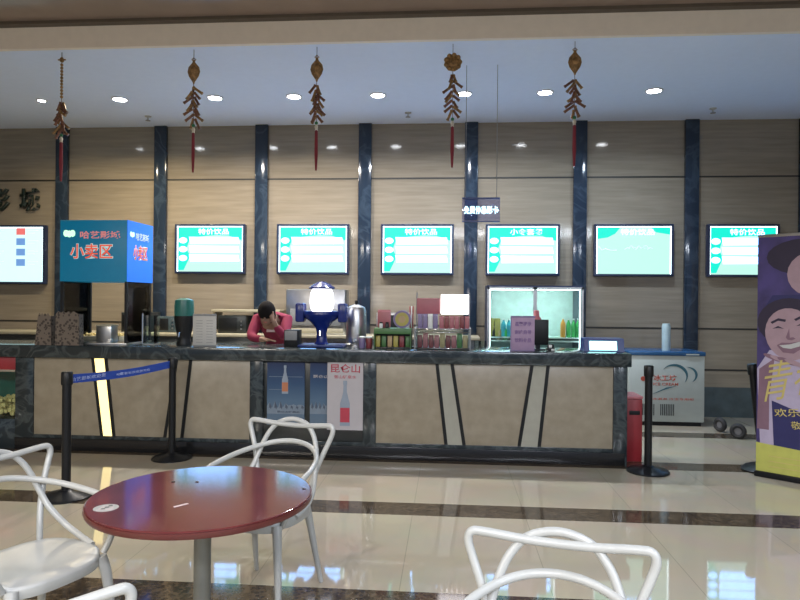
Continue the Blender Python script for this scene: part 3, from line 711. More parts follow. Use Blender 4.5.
# dark monitor back
a = at(534.5, 317, YB+.25); b_ = at(548.5, 347, YB+.25)
t = thing('pos_monitor', 'dark upright cash desk monitor right of the pink notice', 'monitor', ((a.x+b_.x)/2-.03, YB+.25, ZT))
MB().box(-.10, .10, 0, .03, .05, .30, .008).build('screen_case', M['black'], t)
MB().box(-.02, .02, .01, .03, .01, .06).box(-.08, .08, -.02, .08, 0, .012, .004).build('stand', M['blackm'], t)
p = at(538, 311, YB+.25)
t = thing('receipt_spindle', 'small round red pink holder perched above the dark monitor', 'holder', (p.x, YB+.36, ZT))
MB().tube([(0, 0, 0), (0, 0, .30)], .007, 8).lathe([(.04, 0), (.04, .008)], seg=16).build('rod', M['blackm'], t)
MB().lathe([(.05, .295), (.048, .31), (.03, .33), (.027, .38), (.02, .39)], seg=18).build('cap', M['pinkred'], t)
p = at(551, 346, YB+.12)
t = thing('card_reader', 'small black and white card reader right of the dark monitor', 'card reader', (p.x, YB+.12, ZT))
MB().box(-.035, .035, -.02, .05, 0, .03, .006).box(-.03, .03, .01, .04, .03, .065, .006).build('body', M['black'], t)
MB().box(-.02, .01, .004, .0095, .035, .06).box(.0, .03, -.022, -.0205, .008, .024).build('label', M['white'], t)
# monitor lying low at the counter end
a = at(584, 338, YB+.2); b_ = at(624, 350, YB+.2)
w = b_.x-a.x
t = thing('low_screen', 'low dark screen unit with a glowing cyan display at the right end of the counter', 'screen', ((a.x+b_.x)/2, YB+.18, ZT))
b = MB(); b.prism([(0, 0), (.20, 0), (.20, .125), (.03, .125)], 'x', -w/2, w/2); b.build('case', M['blue_d'], t)
b = MB(); b.prism([(.003, .012), (.0235, .098), (.0195, .099), (-.001, .013)], 'x', -w/2+.05, w/2-.07); b.build('lit_display', M['counterblue'], t)
# ================================================================== BEHIND THE COUNTER
bx0 = -7.2; bx1 = at(480, 330, 8.3).x
t = thing('back_counter', 'dark cabinet row with a pale top standing against the back wall behind the counter', 'cabinet', ((bx0+bx1)/2, W-.07, 0))
w = bx1-bx0
MB().box(-w/2, w/2, -.5, 0, .0, 1.02, .004).build('body', M['dkcab'], t)
MB().box(-w/2, w/2, -.53, 0, 1.02, 1.06, .004).build('pale_top', M['cream'], t)
for k in range(8): MB().box(-w/2+k*w/8+.02, -w/2+(k+1)*w/8-.02, -.515, -.5, .1, .98, .004).build('door', M['dkcab'], t)
def shelf(px0, px1, z, lab):
    a = at(px0, 320, W-.4).x; b = at(px1, 320, W-.4).x
    t = thing('wall_shelf', lab, 'shelf', ((a+b)/2, W-.07, z), group='pale shelves behind the counter'); w = b-a
    MB().box(-w/2, w/2, -.33, 0, 0, .035, .003).build('board', M['cream'], t)
    for s in (-1, 1): MB().box(s*(w/2-.03)-.012, s*(w/2-.03)+.012, -.3, 0, -.24, 0).build('bracket', M['cream'], t)
shelf(211, 280, 1.345, 'pale shelf with dark appliances under it, behind the clerk')
def appliance(px0, px1, z0, z1, lab, m='dkcab', wm=None):
    a = at(px0, 320, W-.45).x; b = at(px1, 320, W-.45).x; w = b-a
    t = thing('kitchen_appliance', lab, 'appliance', ((a+b)/2, W-.42, z0), group='appliances on the back cabinet')
    MB().box(-w/2, w/2, 0, .32, 0, z1-z0, .008).build('casing', M[m], t)
    MB().box(-w/2+.02, w/2-.12, -.006, 0, .03, z1-z0-.03, .003).build('door_window', M['black'], t)
    for k in range(3):
        c = MB().lathe([(.012, 0), (.01, .012)], (0, 0, 0), 10).build('knob', M['steel'], t, (w/2-.06, -.001, .06+.05*k)); c.rotation_euler.x = PI/2
appliance(120, 149, 1.06, 1.33, 'dark oven unit behind the popcorn cabinet')
appliance(217, 245, 1.06, 1.30, 'dark appliance under the pale shelf, left of the clerk')
appliance(157, 176, 1.06, 1.28, 'bluish grey appliance between the acrylic dispenser and the dark drink dispenser', 'base')
appliance(376, 412, 1.06, 1.36, 'steel appliance behind the green rack', 'steel')
# white cabinet unit behind the blue machine
a = at(286, 320, W-.45).x; b_ = at(345, 320, W-.45).x; w = b_-a
t = thing('ice_machine', 'pale upright ice machine behind the blue drink machine', 'ice machine', ((a+b_)/2, W-.46, 1.06))
MB().box(-w/2, w/2, 0, .36, 0, .60, .01).build('casing', M['steel'], t)
MB().box(-w/2+.02, w/2-.02, -.01, 0, .02, .08, .002).build('drip_tray', M['cream'], t)
MB().box(-w/2+.06, w/2-.06, -.012, 0, .12, .34, .004).build('door', M['greyp'], t)
# drinks cooler
fx0 = at(487, 330, 8.2).x; fx1 = at(583, 330, 8.2).x; FY = 8.2; fw = fx1-fx0; FH = at(520, 287, FY).z
fc = thing('drinks_cooler', 'brightly lit upright two door drinks cooler behind the counter', 'drinks cooler', ((fx0+fx1)/2, FY, 0))
b = MB(); b.box(-fw/2, -fw/2+.03, 0, .58, .1, FH).box(fw/2-.03, fw/2, 0, .58, .1, FH).box(-fw/2, fw/2, 0, .58, FH, FH+.02).box(-fw/2, fw/2, 0, .58, 0, .12)
b.build('cabinet', M['navyframe'], fc)
MB().box(-fw/2+.03, fw/2-.03, .53, .57, .12, FH).build('liner', M['fridgein'], fc)
for s in (-1, 1): MB().box(s*(fw/2-.036)-.006, s*(fw/2-.036)+.006, .01, .03, .14, FH-.02).build('light_tube', M['edge'], fc)
MB().box(-fw/2+.05, fw/2-.05, .04, .12, FH-.035, FH-.005).build('top_light', M['fridgelight'], fc)
shz = [.55, .80, at(520, 346, 8.3).z-.0, at(520, 335, 8.3).z]
shz = [.50, .78, 1.03, at(575, 336, 8.3).z-.02]
for z in shz: MB().box(-fw/2+.03, fw/2-.03, .06, .53, z-.018, z).build('shelf', M['fridgein'], fc)
b = MB()
for c in (-fw/2+.012, -.012, .0121, fw/2-.012): b.box(c-.012, c+.012, -.02, 0, .12, FH)
b.box(-fw/2, fw/2, -.02, 0, FH-.03, FH).box(-fw/2, fw/2, -.02, 0, .12, .15); b.build('door_frame', M['steel'], fc)
for s in (-1, 1): MB().box(min(s*.015, s*(fw/2-.02)), max(s*.015, s*(fw/2-.02)), -.012, -.006, .15, FH-.03).build('glass_door', M['glass'], fc)
def bottle(x, y, z, r, h, m, cap, lab, group):
    t = thing('drink_bottle', lab, 'bottle', (x, y, z), group=group)
    MB().lathe([(r*.9, 0), (r, .01), (r, h*.62), (r*.85, h*.72), (r*.4, h*.86), (r*.38, h*.92)], seg=14).build('bottle', M[m], t)
    MB().lathe([(r*.45, h*.92), (r*.45, h)], seg=12).build('cap', M[cap], t)
zs = shz[3]
fcx = (fx0+fx1)/2
for k, px in enumerate((491, 497.5)):
    for j in range(2):
        packet(at(px, 325, FY+.15).x, FY+.15+j*.12, zs, .075, .22, .05, 'yellow', 'yellow pack on the upper shelf of the drinks cooler', 'yellow packs in the cooler')
for k, px in enumerate((503.5, 509)): bottle(at(px, 325, FY+.15).x, FY+.15, zs, .032, .23, 'cyanp', 'whitep', 'cyan bottle on the upper left shelf of the cooler', 'cyan bottles in the cooler')
bottle(at(563, 325, FY+.15).x, FY+.15, zs, .034, .25, 'orange', 'whitep', 'orange bottle on the upper shelf, leftmost of the right hand row', None)
for k, px in enumerate((568.5, 573.5, 578)): bottle(at(px, 325, FY+.15).x, FY+.15, zs, .03, .24, 'greend', 'whitep', 'green bottle on the upper right shelf of the cooler', 'green bottles in the cooler')
for k in range(7): bottle(fx0+.09+k*.075, FY+.15, shz[2], .03, .17, ('dkcab', 'tan', 'greend', 'dkcab', 'cyanp', 'dkcab', 'tan')[k], 'whitep', 'small bottle on the lower shelf of the drinks cooler', 'lower shelf bottles in the cooler')
# ------------------------------------------------------------------ clerk
def skin_mesh(name, verts, edges, radii, m, parent, root=0, sub=2):
    me = bpy.data.meshes.new(name+'_s'); me.from_pydata([tuple(v) for v in verts], edges, [])
    o = bpy.data.objects.new(name+'_s', me); COL.objects.link(o)
    sk = o.modifiers.new('skin', 'SKIN'); sk.use_smooth_shade = True
    for i, v in enumerate(me.skin_vertices[0].data):
        rr = radii[i]; v.radius = rr if isinstance(rr, tuple) else (rr, rr); v.use_root = (i == root)
    ss = o.modifiers.new('sub', 'SUBSURF'); ss.levels = sub; ss.render_levels = sub
    bpy.context.view_layer.update()
    me2 = bpy.data.meshes.new_from_object(o.evaluated_get(bpy.context.evaluated_depsgraph_get()))
    bpy.data.objects.remove(o); me2.name = name; me2.materials.clear(); me2.materials.append(m)
    for p in me2.polygons: p.use_smooth = True
    q = bpy.data.objects.new(name, me2); COL.objects.link(q)
    if parent: q.parent = parent
    return q
hp = at(266, 316, YB+.66)
per = thing('person', 'person in crimson hoodie leaning on the counter, head bowed, hand at the face', 'person', (hp.x, YB+1.15, 0))
# local frame: y- is towards the counter. body joints
def body():
    V = []; E = []; R = []
    def v(p, r): V.append(p); R.append(r); return len(V)-1
    def e(a, b): E.append((a, b))
    pel = v((0, .06, .93), (.145, .11)); sp = v((0, .02, 1.07), (.13, .10)); ch = v((0, -.13, 1.22), (.145, .105)); ut = v((0, -.25, 1.31), (.12, .085)); nk = v((0, -.35, 1.345), .05); hd = v((0, -.41, 1.37), .055)
    for a, b in ((pel, sp), (sp, ch), (ch, ut), (ut, nk), (nk, hd)): e(a, b)
    for s in (-1, 1):
        h = v((s*.09, .07, .88), .095); k = v((s*.10, .05, .48), .06); an = v((s*.11, .10, .09), .038); ft = v((s*.12, -.06, .035), .036)
        e(pel, h); e(h, k); e(k, an); e(an, ft)
        sh = v((s*.17, -.24, 1.29), .062); el = v((s*.20, -.40, 1.105) if s < 0 else (.185, -.44, 1.11), .043)
        wr = v((-.02, -.50, 1.09), .026) if s < 0 else v((.10, -.53, 1.27), .026)
        pa = v((.05, -.53, 1.09), (.030, .018)) if s < 0 else v((.075, -.525, 1.335), (.030, .018))
        e(ut, sh); e(sh, el); e(el, wr); e(wr, pa)
        for f in range(4):
            if s < 0:
                b0 = (.07, -.55+.018*f-.012, 1.085); b1 = (.105, -.565+.018*f-.01, 1.08+.002); b2 = (.13-.004*abs(f-1.5), -.57+.018*f-.01, 1.072)
            else:
                b0 = (.085-.017*f+.008, -.52, 1.36); b1 = (.075-.017*f+.006, -.515, 1.39); b2 = (.06-.016*f, -.505, 1.41+.004*(f in (1, 2)))
            i0 = v(b0, .009); i1 = v(b1, .008); i2 = v(b2, .007); e(pa, i0); e(i0, i1); e(i1, i2)
        if s < 0: i0 = v((.02, -.56, 1.085), .010); i1 = v((.045, -.585, 1.08), .008)
        else: i0 = v((.115, -.52, 1.31), .010); i1 = v((.12, -.51, 1.345), .008)
        e(wr, i0); e(i0, i1)
    return V, E, R
V, E, R = body()
bd = skin_mesh('body', V, E, R, M['skin'], per)
# clothes: trousers and hoodie around the body
hv = [(0, .05, .93), (0, .02, 1.07), (0, -.13, 1.22), (0, -.25, 1.31), (0, -.31, 1.335)]; he = [(0, 1), (1, 2), (2, 3), (3, 4)]; hr = [(.165, .13), (.15, .12), (.165, .125), (.14, .10), .075]
for s in (-1, 1):
    i = len(hv); el = (s*.20, -.40, 1.105) if s < 0 else (.185, -.44, 1.11); wr = (-.045, -.49, 1.092) if s < 0 else (.11, -.52, 1.25)
    hv += [(s*.17, -.24, 1.29), el, wr]; he += [(3, i), (i, i+1), (i+1, i+2)]; hr += [.082, .057, .040]
hd_ = skin_mesh('hoodie', hv, he, hr, M['hood'], per)
jv = [(0, .07, .93)]; je = []; jr = [(.155, .125)]
for s in (-1, 1):
    i = len(jv); jv += [(s*.09, .07, .87), (s*.10, .05, .48), (s*.11, .10, .12)]; je += [(0, i), (i, i+1), (i+1, i+2)]; jr += [.108, .078, .06]
skin_mesh('trousers', jv, je, jr, M['jeans'], per)
for s in (-1, 1): MB().ball((s*.12, .0, .045), .05, sc=(.95, 2.5, .85)).build('shoe', M['rubber'], per)
MB().prism([(-.06, 1.16), (.06, 1.16), (.055, 1.21), (-.055, 1.21)], 'y', -.262, -.258).build('hoodie_print', M['hoodp'], per)
b = MB(); hc = Vector((0, -.45, 1.40))
b.ball(hc, .1, M['skin'], 20, 14, (.76, .88, 1.12))
b.ball(hc+Vector((0, -.04, -.06)), .055, M['skin'], 14, 10, (.9, .8, .9))
b.lathe([(.008, .02), (.016, -.01), (.013, -.02)], hc+Vector((0, -.088, -.02)), 8, M['skin'], sy=1.2)
for s in (-1, 1):
    b.ball(hc+Vector((s*.03, -.078, .0)), .011, M['eye'], 8, 6, (1.2, .5, .6)); b.ball(hc+Vector((s*.076, .0, -.01)), .022, M['skin'], 8, 6, (.4, .8, 1.2))
b.ball(hc+Vector((0, -.084, -.062)), .018, M['lips'], 8, 6, (1.2, .4, .4))
hm = b.build('head', None, per)
hm.location = (0, 0, 0)
b = MB(); b.ball(hc+Vector((0, .008, .030)), .110, None, 20, 14, (.86, .96, 1.0))
b.ball(hc+Vector((0, .05, -.03)), .09, None, 14, 10, (.92, .75, 1.15))
hr_ = b.build('hair', M['hair'], per)
for o in (hm, hr_):
    # bow the head about the neck
    mt = Matrix.Translation((0, -.38, 1.36)) @ Matrix.Rotation(.42, 4, 'X') @ Matrix.Translation((0, .38, -1.36)); o.data.transform(mt)
# ================================================================== RIGHT SIDE
# freezer
a = at(629, 352, 8.15); b_ = at(705, 352, 8.15); w = b_.x-a.x; FZ = at(650, 353, 8.15).z
t = thing('chest_freezer', 'white chest freezer with blue lid and teal swoosh, right of the counter', 'chest freezer', ((a.x+b_.x)/2, 8.15, 0), 0)
MB().box(-w/2, w/2, 0, .6, .05, FZ-.03, .012).build('cabinet', M['frz'], t)
MB().box(-w/2+.03, w/2-.03, .03, .57, 0.0, .05).build('base', M['black'], t)
MB().box(-w/2-.008, w/2+.008, -.01, .61, FZ-.03, FZ+.02, .008).build('lid', M['frzblue'], t)
MB().box(w*.25, w*.42, -.014, -.01, FZ-.02, FZ-.004).build('lid_handle', M['frz'], t)
def swoosh(c, r, a0, a1, th):
    n = 14; o = []; i = []
    for k in range(n+1):
        q = a0+(a1-a0)*k/n; tt = th*math.sin(PI*k/n)
        o.append((c[0]+(r+tt)*math.cos(q), c[1]+(r*.85+tt)*math.sin(q))); i.append((c[0]+(r-tt*.3)*math.cos(q), c[1]+(r*.85-tt*.3)*math.sin(q)))
    return o+i[::-1][1:-1]
sw = MB(); sw.prism(swoosh((.08, FZ*.68), .16, 2.4, -.55, .026), 'y', -.003, 0); sw.build('swoosh_mark', M['frzteal'], t)
sw = MB(); sw.prism(swoosh((.23, FZ*.70), .12, 1.5, -.9, .022), 'y', -.003, 0); sw.build('swoosh_mark', M['frzteal'], t)
MB().prism([(-.20, FZ*.42), (.0, FZ*.53), (.12, FZ*.55), (-.02, FZ*.50)], 'y', -.003, 0).build('thin_swoosh_mark', M['frzteal'], t)
disc(t, 'round_logo', M['frzred'], .03, -.003, 0, FZ*.645).location.x = -w*.31
text('冰工坊', .28, .075, M['frzred'], 'red_characters', t, (-.02, 0, FZ*.66), .02)
text('ICE CREAM', .30, .035, M['frzred'], 'red_lettering', t, (-.01, 0, FZ*.575), .01)
text('冰淇淋 冷冻专用柜', .50, .03, M['frzred'], 'small_lettering', t, (.08, 0, FZ*.37), .005)
for x0 in (-w*.34, -w*.08):
    g = MB()
    for k in range(8): g.box(x0+k*.022, x0+k*.022+.011, -.004, 0, .13, .27)
    g.build('vent_grille', M['grill'], t)
# clear cup on freezer
p = at(666, 350, 8.35)
t = thing('clear_bottle', 'tall clear bottle standing on the blue freezer lid', 'bottle', (p.x, 8.35, FZ+.02))
MB().lathe([(.05, 0), (.052, .02), (.052, .30), (.045, .34)], seg=20).build('glass', mat('frosted_pale_plastic', (.42, .56, .60), .35), t)
MB().lathe([(.047, .02), (.047, .22)], seg=20).build('contents', M['frz'], t)
# red bin
a = at(626, 395, YB+.2); b_ = at(640, 455, YB+.2); 
xb = xR+.03
t = thing('red_bin', 'tall narrow red bin with a pale rim beside the counter end', 'bin', (xb+.085, YB+.16, 0))
w = .17
b = MB(); b.box(-.08, .075, 0, .30, .0, .60, .01); b.build('body', M['red'], t)
MB().box(-.085, .08, -.005, .305, .60, .63, .01).build('rim', M['pinkred'], t)
MB().box(-.05, .05, -.004, 0, .45, .49, .001).build('slot', M['black'], t)
# ------------------------------------------------------------------ stanchions
def stanchion(loc, label, lean=0, leandir=0):
    t = thing('stanchion', label, 'barrier post', loc, group='black barrier posts')
    MB().lathe([(.185, 0), (.185, .012), (.17, .022), (.06, .045), (.04, .06)], seg=36).build('base', M['blackm'], t)
    MB().lathe([(.033, .04), (.033, .86)], seg=20).build('post', M['blackm'], t)
    MB().lathe([(.04, .86), (.042, .87), (.042, .95), (.036, .96), (.02, .962)], seg=20).build('head', M['black'], t)
    t.rotation_euler = (0, lean, 0)
    return t
s1 = atz(66, 497, 0); s1 = Vector((s1.x, s1.y, 0)); stanchion(s1, 'black barrier post holding the near end of the blue belt, beside the left chair')
s2 = at(172, 440, 5.92); s2.z = 0; stanchion(s2, 'black barrier post at the far end of the blue belt, against the counter')
s3 = at(648, 462, 5.93); s3.z = 0; stanchion(s3, 'black barrier post standing in front of the white freezer')
s4 = at(760, 466, 6.08); s4.z = 0.0; s4t = stanchion(s4+Vector((0.03, 0, .0)), 'black barrier post leaning left beside the banner', -.115)
s4t.location.z = .021
# belt
t = thing('barrier_belt', 'blue belt with pale print stretched between the two left barrier posts', 'belt', s1+Vector((0, 0, .90)))
d = (s2-s1); L = d.length; n = d.normalized(); az = math.atan2(d.y, d.x)
t.rotation_euler.z = az
b = MB(); N = 20; ps = []
for k in range(N+1):
    u = .045+(L-.09)*k/N; sag = -.02*math.sin(PI*k/N); ps.append((u, sag))
b.prism([(u, z+.034) for u, z in ps]+[(u, z-.034) for u, z in ps[::-1]], 'y', -.0012, .0012); b.build('webbing', M['belt'], t)
text('哈艺影城欢迎您', .36, .03, M['belttxt'], 'print', t, (.22, -.0012, -.008), .01, .0008)
text('哈艺影城欢迎您光临', .42, .022, M['belttxt'], 'print', t, (L*.58, -.0012, -.02), .01, .0008)
MB().prism([(L*.5-.05+.02*math.cos(q*PI/6), -.018+.012*math.sin(q*PI/6)) for q in range(12)], 'y', -.002, -.0012).build('logo', M['belttxt'], t)
# ------------------------------------------------------------------ wheels
for k, (px, py, lab, rz) in enumerate(((720, 436, 'dark rubber wheel lying near the freezer, left of the pair', .5), (738, 443, 'dark rubber wheel with pale hub, right of the pair near the freezer', 1.0))):
    p = atz(px, py-4, 0)
    t = thing('trolley_wheel', lab, 'wheel', p, rz, 'pair of dark wheels on the floor')
    r_ = .06
    b = MB(); b.tube([(.0, r_*1.0*math.cos(q*PI/12), r_+.028+r_*math.sin(q*PI/12)) for q in range(24)], .028, 8, closed=True); b.build('tyre', M['rubber'], t)
    b = MB(); b.prism([(.045*math.cos(q*PI/8), .088+.045*math.sin(q*PI/8)) for q in range(16)], 'x', -.012, .012); b.build('hub', M['hub'], t)
# ------------------------------------------------------------------ banner
bl = atz(756, 472, 0.03)
brz = -.70
t = thing('roll_up_banner', 'purple movie banner with a smiling figure, gold characters and a yellow foot band', 'banner', (bl.x, bl.y, 0), brz)
BW, BH = .82, 2.12
def bp(pts, m, name, yy, th=.0012): return MB().prism(pts, 'y', -yy-th, -yy).build(name, m, t)
MB().box(-.01, BW+.01, -.03, .05, 0, .05, .008).build('base', M['blackm'], t)
MB().tube([(BW*.5, .03, .05), (BW*.5, .015, BH+.01)], .008, 8).build('support_pole', M['steel'], t)
MB().box(0, BW, -.004, .008, BH-.01, BH+.015, .003).build('top_rail', M['steel'], t)
MB().box(0, BW, 0, .002, .04, BH).build('printed_sheet', M['purple'], t); bt = t; t = [c for c in bt.children if c.name.startswith('printed_sheet')][0]
def ell(cx_, cz, rx, rz_, n=20, a=0): 
    return [(cx_+rx*math.cos(q*2*PI/n)*math.cos(a)-rz_*math.sin(q*2*PI/n)*math.sin(a), cz+rx*math.cos(q*2*PI/n)*math.sin(a)+rz_*math.sin(q*2*PI/n)*math.cos(a)) for q in range(n)]
def clipx(pts): return [(min(max(x, .002), BW-.002), z) for x, z in pts]
# upper figure
bp(clipx(ell(.36, 1.93, .29, .155)), M['bhair'], 'upper_hair_print', 0)
bp(clipx(ell(.42, 1.78, .19, .19)), M['bskin'], 'upper_face_print', .0014)
bp(clipx([(.12, 1.60), (.75, 1.62), (.80, 1.50), (.05, 1.48)]), M['bpurp'], 'upper_shirt_print', .0004)
# lower figure
bp(clipx([(.03, .30), (.00, .95), (.10, 1.12), (.40, 1.12), (.70, 1.0), (.80, .60), (.78, .24), (.05, .24)]), M['bshirt'], 'shirt_print', .0014)
fx, fz = -.075, -.045
def E(cx_, cz, rx, rz_, n=20, a=0): return clipx(ell(cx_+fx, cz+fz, rx, rz_, n, a))
def Q(pts): return clipx([(x+fx, z+fz) for x, z in pts])
bp(E(.31, 1.42, .235, .20, 24, .2), M['bhair'], 'hair_print', .0014)
bp(E(.33, 1.31, .19, .225, 24, .18), M['bskin'], 'face_print', .003)
for (cx_, cz) in ((.24, 1.36), (.42, 1.39)):
    bp(Q([(cx_-.06, cz+.05), (cx_+.0, cz+.085), (cx_+.06, cz+.075), (cx_+.055, cz+.055), (cx_, cz+.063), (cx_-.045, cz+.035)]), M['bhair'], 'eyebrow_print', .0045)
    bp(Q([(cx_-.045, cz-.008), (cx_, cz+.018), (cx_+.045, cz-.004), (cx_, cz+.0)]), M['bhair'], 'eye_print', .0045)
bp(Q([(.325, 1.36), (.30, 1.28), (.315, 1.262), (.345, 1.258), (.375, 1.275), (.355, 1.285), (.33, 1.28)]), M['bskin2'], 'nose_print', .0045)
bp(Q([(.23, 1.21), (.27, 1.235), (.33, 1.235), (.40, 1.25), (.44, 1.275), (.42, 1.19), (.36, 1.145), (.28, 1.15)]), M['bskin2'], 'mouth_print', .0045)
bp(Q([(.25, 1.21), (.33, 1.222), (.42, 1.255), (.405, 1.21), (.34, 1.185), (.28, 1.19)]), M['offwhite'], 'teeth_print', .006)
for k in range(4): bp(clipx(ell(.13+.055*k, 1.055-.012*k, .085, .02, 12, -.35)), M['bskin'] if k % 2 else M['bskin2'], 'finger_print', .0045+.0013*k)
bp(clipx([(.005, .42), (.02, .95), (.14, 1.05), (.10, .70), (.10, .42)]), M['bskin2'], 'arm_print', .003)
bp(clipx([(.14, .27), (.12, .68), (.34, .60), (.34, .27)]), M['bpurp'], 'dark_cloth_print', .003)
bp(clipx([(.52, .27), (.36, .82), (.60, .95), (.80, .80), (.80, .3)]), M['bpurp'], 'dark_cloth_print', .003)
text('青', .22, .33, M['byel2'], 'gold_character', t, (.165, -.008, .86), .0, .0006, 0, -.26, .45)
text('春', .24, .34, M['byel2'], 'gold_character', t, (.42, -.008, .95), .0, .0006, 0, -.26, .45)
text('欢乐上映', .40, .07, M['byel2'], 'gold_subtitle', t, (.34, -.008, .60), .01, .0006, 0, -.12)
text('敬请期待', .30, .07, M['byel2'], 'gold_subtitle', t, (.42, -.008, .50), .01, .0006, 0, -.12)
bp([(0, .045), (BW, .045), (BW, .25), (.25, .285), (0, .30)], M['byel'], 'yellow_foot_band', .006)
for k in range(3): bp([(.1, .10+.045*k), (BW-.08, .10+.045*k), (BW-.08, .106+.045*k), (.1, .106+.045*k)], M['byel2'], 'small_print_line', .0075)
# ================================================================== TABLE
TZ = .72
tc_ = atz(203, 493.5, TZ)
tb = thing('round_table', 'round dark red cafe table on a grey steel pole', 'table', (tc_.x, tc_.y, 0))
TR = .45
MB().lathe([(TR-.02, TZ-.032), (TR-.004, TZ-.028), (TR, TZ-.016), (TR-.002, TZ-.006)], seg=72).build('table_edge', M['tedge'], tb)
MB().lathe([(TR-.006, TZ-.0055), (TR-.006, TZ-.001), (TR-.010, TZ)], seg=72).build('tabletop', M['table'], tb)
MB().lathe([(.035, .02), (.035, TZ-.03)], seg=24).build('pole', M['pole'], tb)
MB().lathe([(.25, 0), (.25, .01), (.22, .018), (.05, .03)], seg=40).build('base', M['pole'], tb)
MB().lathe([(.09, TZ-.045), (.10, TZ-.033)], seg=24).build('mounting_plate', M['pole'], tb)
p = atz(106, 508, TZ)
t = thing('sticker', 'round grey sticker with printed lines near the left edge of the red tabletop', 'sticker', (p.x, p.y, TZ), .3)
MB().lathe([(.046, 0), (.046, .0008)], seg=32).build('paper', M['stick'], t)
g = MB()
for k in range(4): g.box(-.03+.004*k, .032-.003*k, -.027+.016*k, -.021+.016*k, .0009, .0014)
g.build('printed_bars', M['strip'], t)
g = MB()
for k in range(3): g.box(-.015+.01*k, .0+.01*k, -.02+.018*k, -.008+.018*k, .0015, .002)
g.build('dark_print', M['stickd'], t)
p = atz(181, 505.5, TZ)
tag(MB().box(-.03, .03, -.006, .006, 0, .002, .0008).build('paper_strip', M['strip'], None, (p.x, p.y, TZ+.0), .9), 'pale paper strip lying in the middle of the red tabletop', 'paper strip')
for px, py, lab in ((173, 482, 'dark screw cap on the red tabletop, left of the bright reflection'), (197, 482, 'dark screw cap on the red tabletop, in the bright reflection'), (304, 489, 'dark screw cap near the right edge of the red tabletop')):
    p = atz(px, py, TZ); tag(MB().lathe([(.008, 0), (.008, .002), (.004, .003)], seg=14).build('screw_cap', M['black'], None, (p.x, p.y, TZ)), lab, 'screw cap', 'screw caps on the red tabletop')
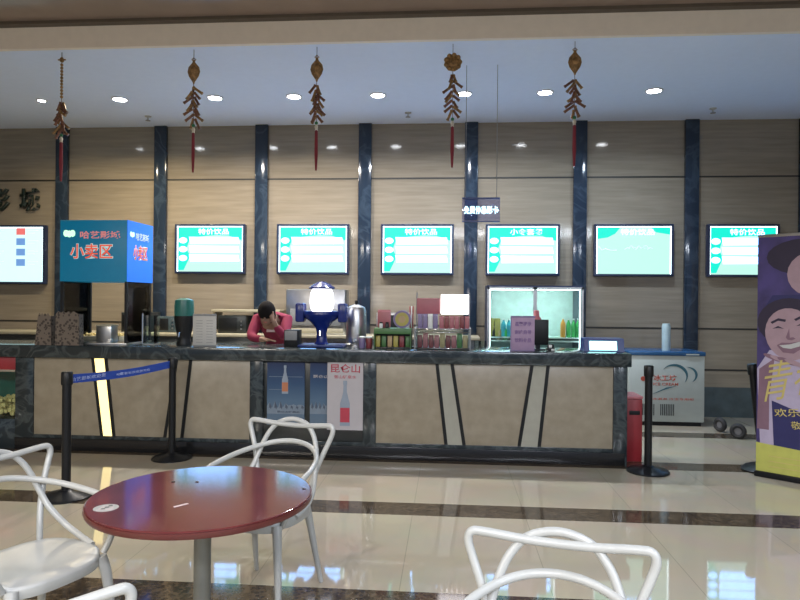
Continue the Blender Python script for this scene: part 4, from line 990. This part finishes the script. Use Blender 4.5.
# ================================================================== CHAIRS
def mirror(P): return P + [(-x, y, z) for x, y, z in P[::-1]]
def make_chair(label):
    t = thing('cafe_chair', label, 'chair', group='white woven-back cafe chairs')
    # seat: rounded dish with a rolled rim
    b = MB(); seg = 48; rings = []
    def outline(q, s):
        c, n = math.cos(q), math.sin(q); ex = .72
        return (math.copysign(abs(c)**ex, c)*.232*s, math.copysign(abs(n)**ex, n)*(.215)*s + .005)
    for s, z in ((.02, .447), (.3, .448), (.6, .453), (.8, .458), (.93, .462), (.985, .459), (1.0, .449), (1.0, .425), (.985, .414), (.95, .414), (.93, .428), (.5, .425), (.02, .424)):
        rings.append([b.bm.verts.new((*outline(2*PI*k/seg, s), z-(.012 if math.sin(2*PI*k/seg) > .5 and s > .8 else 0))) for k in range(seg)])
    for A, B_ in zip(rings, rings[1:]):
        for k in range(seg): b.bm.faces.new((A[k], A[(k+1) % seg], B_[(k+1) % seg], B_[k]))
    b.bm.faces.new(rings[0][::-1]); b.bm.faces.new(rings[-1])
    b.build('seat', M['chair'], t, ang=1.2)
    R_ = .0135
    Cc = [(-.155, -.185, .445), (-.165, -.20, .52), (-.185, -.225, .60), (-.215, -.25, .69), (-.248, -.268, .77), (-.262, -.273, .815), (-.252, -.276, .840), (-.215, -.280, .842), (-.11, -.288, .832), (0, -.292, .828)]
    pts = Cc + [(-x, y, z) for x, y, z in Cc[:-1][::-1]]
    MB().tube(spline(pts, 6), R_, 12, flat=1.0).build('top_rail_loop', M['chair'], t)
    Bb = [(-.232, .06, .452), (-.238, -.03, .475), (-.225, -.12, .52), (-.20, -.19, .59), (-.185, -.235, .66), (-.165, -.262, .73), (-.135, -.283, .79), (-.085, -.30, .838), (0, -.306, .858)]
    pts = Bb + [(-x, y, z) for x, y, z in Bb[:-1][::-1]]
    MB().tube(spline(pts, 6), R_, 12).build('arch_loop', M['chair'], t)
    Aa = [(-.216, .15, .44), (-.243, .158, .49), (-.268, .158, .56), (-.279, .135, .615), (-.281, .08, .648), (-.27, -.02, .668), (-.235, -.14, .69), (-.17, -.235, .712), (-.09, -.285, .73), (0, -.302, .736)]
    pts = Aa + [(-x, y, z) for x, y, z in Aa[:-1][::-1]]
    MB().tube(spline(pts, 6), R_, 12).build('arm_loop', M['chair'], t)
    for s in (-1, 1):
        MB().tube(spline([(s*.19, .165, .435), (s*.205, .185, .36), (s*.22, .20, .18), (s*.235, .22, 0)], 5), [.026-.013*k/15 for k in range(16)], 12).build('leg', M['chair'], t)
        MB().tube(spline([(s*.165, -.16, .435), (s*.175, -.185, .34), (s*.19, -.22, .17), (s*.205, -.26, 0)], 5), [.024-.012*k/15 for k in range(16)], 12).build('leg', M['chair'], t)
    return t
def facing(o, x, y, fx, fy): o.location = (x, y, 0); o.rotation_euler.z = math.atan2(fy, fx)-PI/2
def cam2room(x, d): return (x*cs-d*sn, x*sn+d*cs)
c1 = make_chair('white woven-back chair behind the red table, facing the camera')
def put(o, x, d, fx, fd):
    X, Y = cam2room(x, d); a, b = cam2room(fx, fd); facing(o, X, Y, a, b)
put(c1, -.70, 3.30, -.36, -.93)
c2 = dup(c1); c2['label'] = 'white woven-back chair left of the red table, its seat in full view'; put(c2, -1.49, 2.61, .89, -.45)
c3 = dup(c1); c3['label'] = 'white woven-back chair in the right foreground, only its backrest loops showing'; put(c3, .375, 1.575, -.31, -.95)
c4 = dup(c1); c4['label'] = 'white woven-back chair at the bottom left, only one top corner of its backrest showing'; put(c4, -1.0, 1.62, -.52, .85)
# ================================================================== ADDED FILL LAMPS AND WORLD LIGHT
for x, c in ((-4.2, (1, .92, .80)), (0, (.92, .93, 1)), (4.2, (.80, .88, 1))):  # unseen lamps added behind the camera to brighten fascia and ceiling
    t = thing('added_fill_lamp', 'unseen long lamp added behind the camera to brighten the cream fascia', 'ceiling light', (x, -2.6, 3.7), group='added unseen fill lamps')
    MB().box(-1.2, 1.2, -.11, .11, 0, .05, .01).build('housing', M['white'], t); MB().box(-1.17, 1.17, -.09, .09, -.012, 0).build('diffuser', M['fill_lamp'], t)
    for q in (-1, 1): MB().tube([(q, 0, .05), (q, 0, DZ-3.7)], .006, 6).build('hanging_rod', M['steel'], t)
    l = bpy.data.lights.new('linear', 'AREA'); l.shape = 'RECTANGLE'; l.size = 2.3; l.size_y = .18; l.energy = 300; l.color = c
    lo = bpy.data.objects.new('added_fill_source', l); COL.objects.link(lo); lo.location = (x, -2.6, 3.68)
w_ = bpy.data.worlds.new('World'); S.world = w_; w_.use_nodes = True
bg = w_.node_tree.nodes['Background']; bg.inputs['Color'].default_value = (.5, .62, .85, 1); bg.inputs['Strength'].default_value = .34
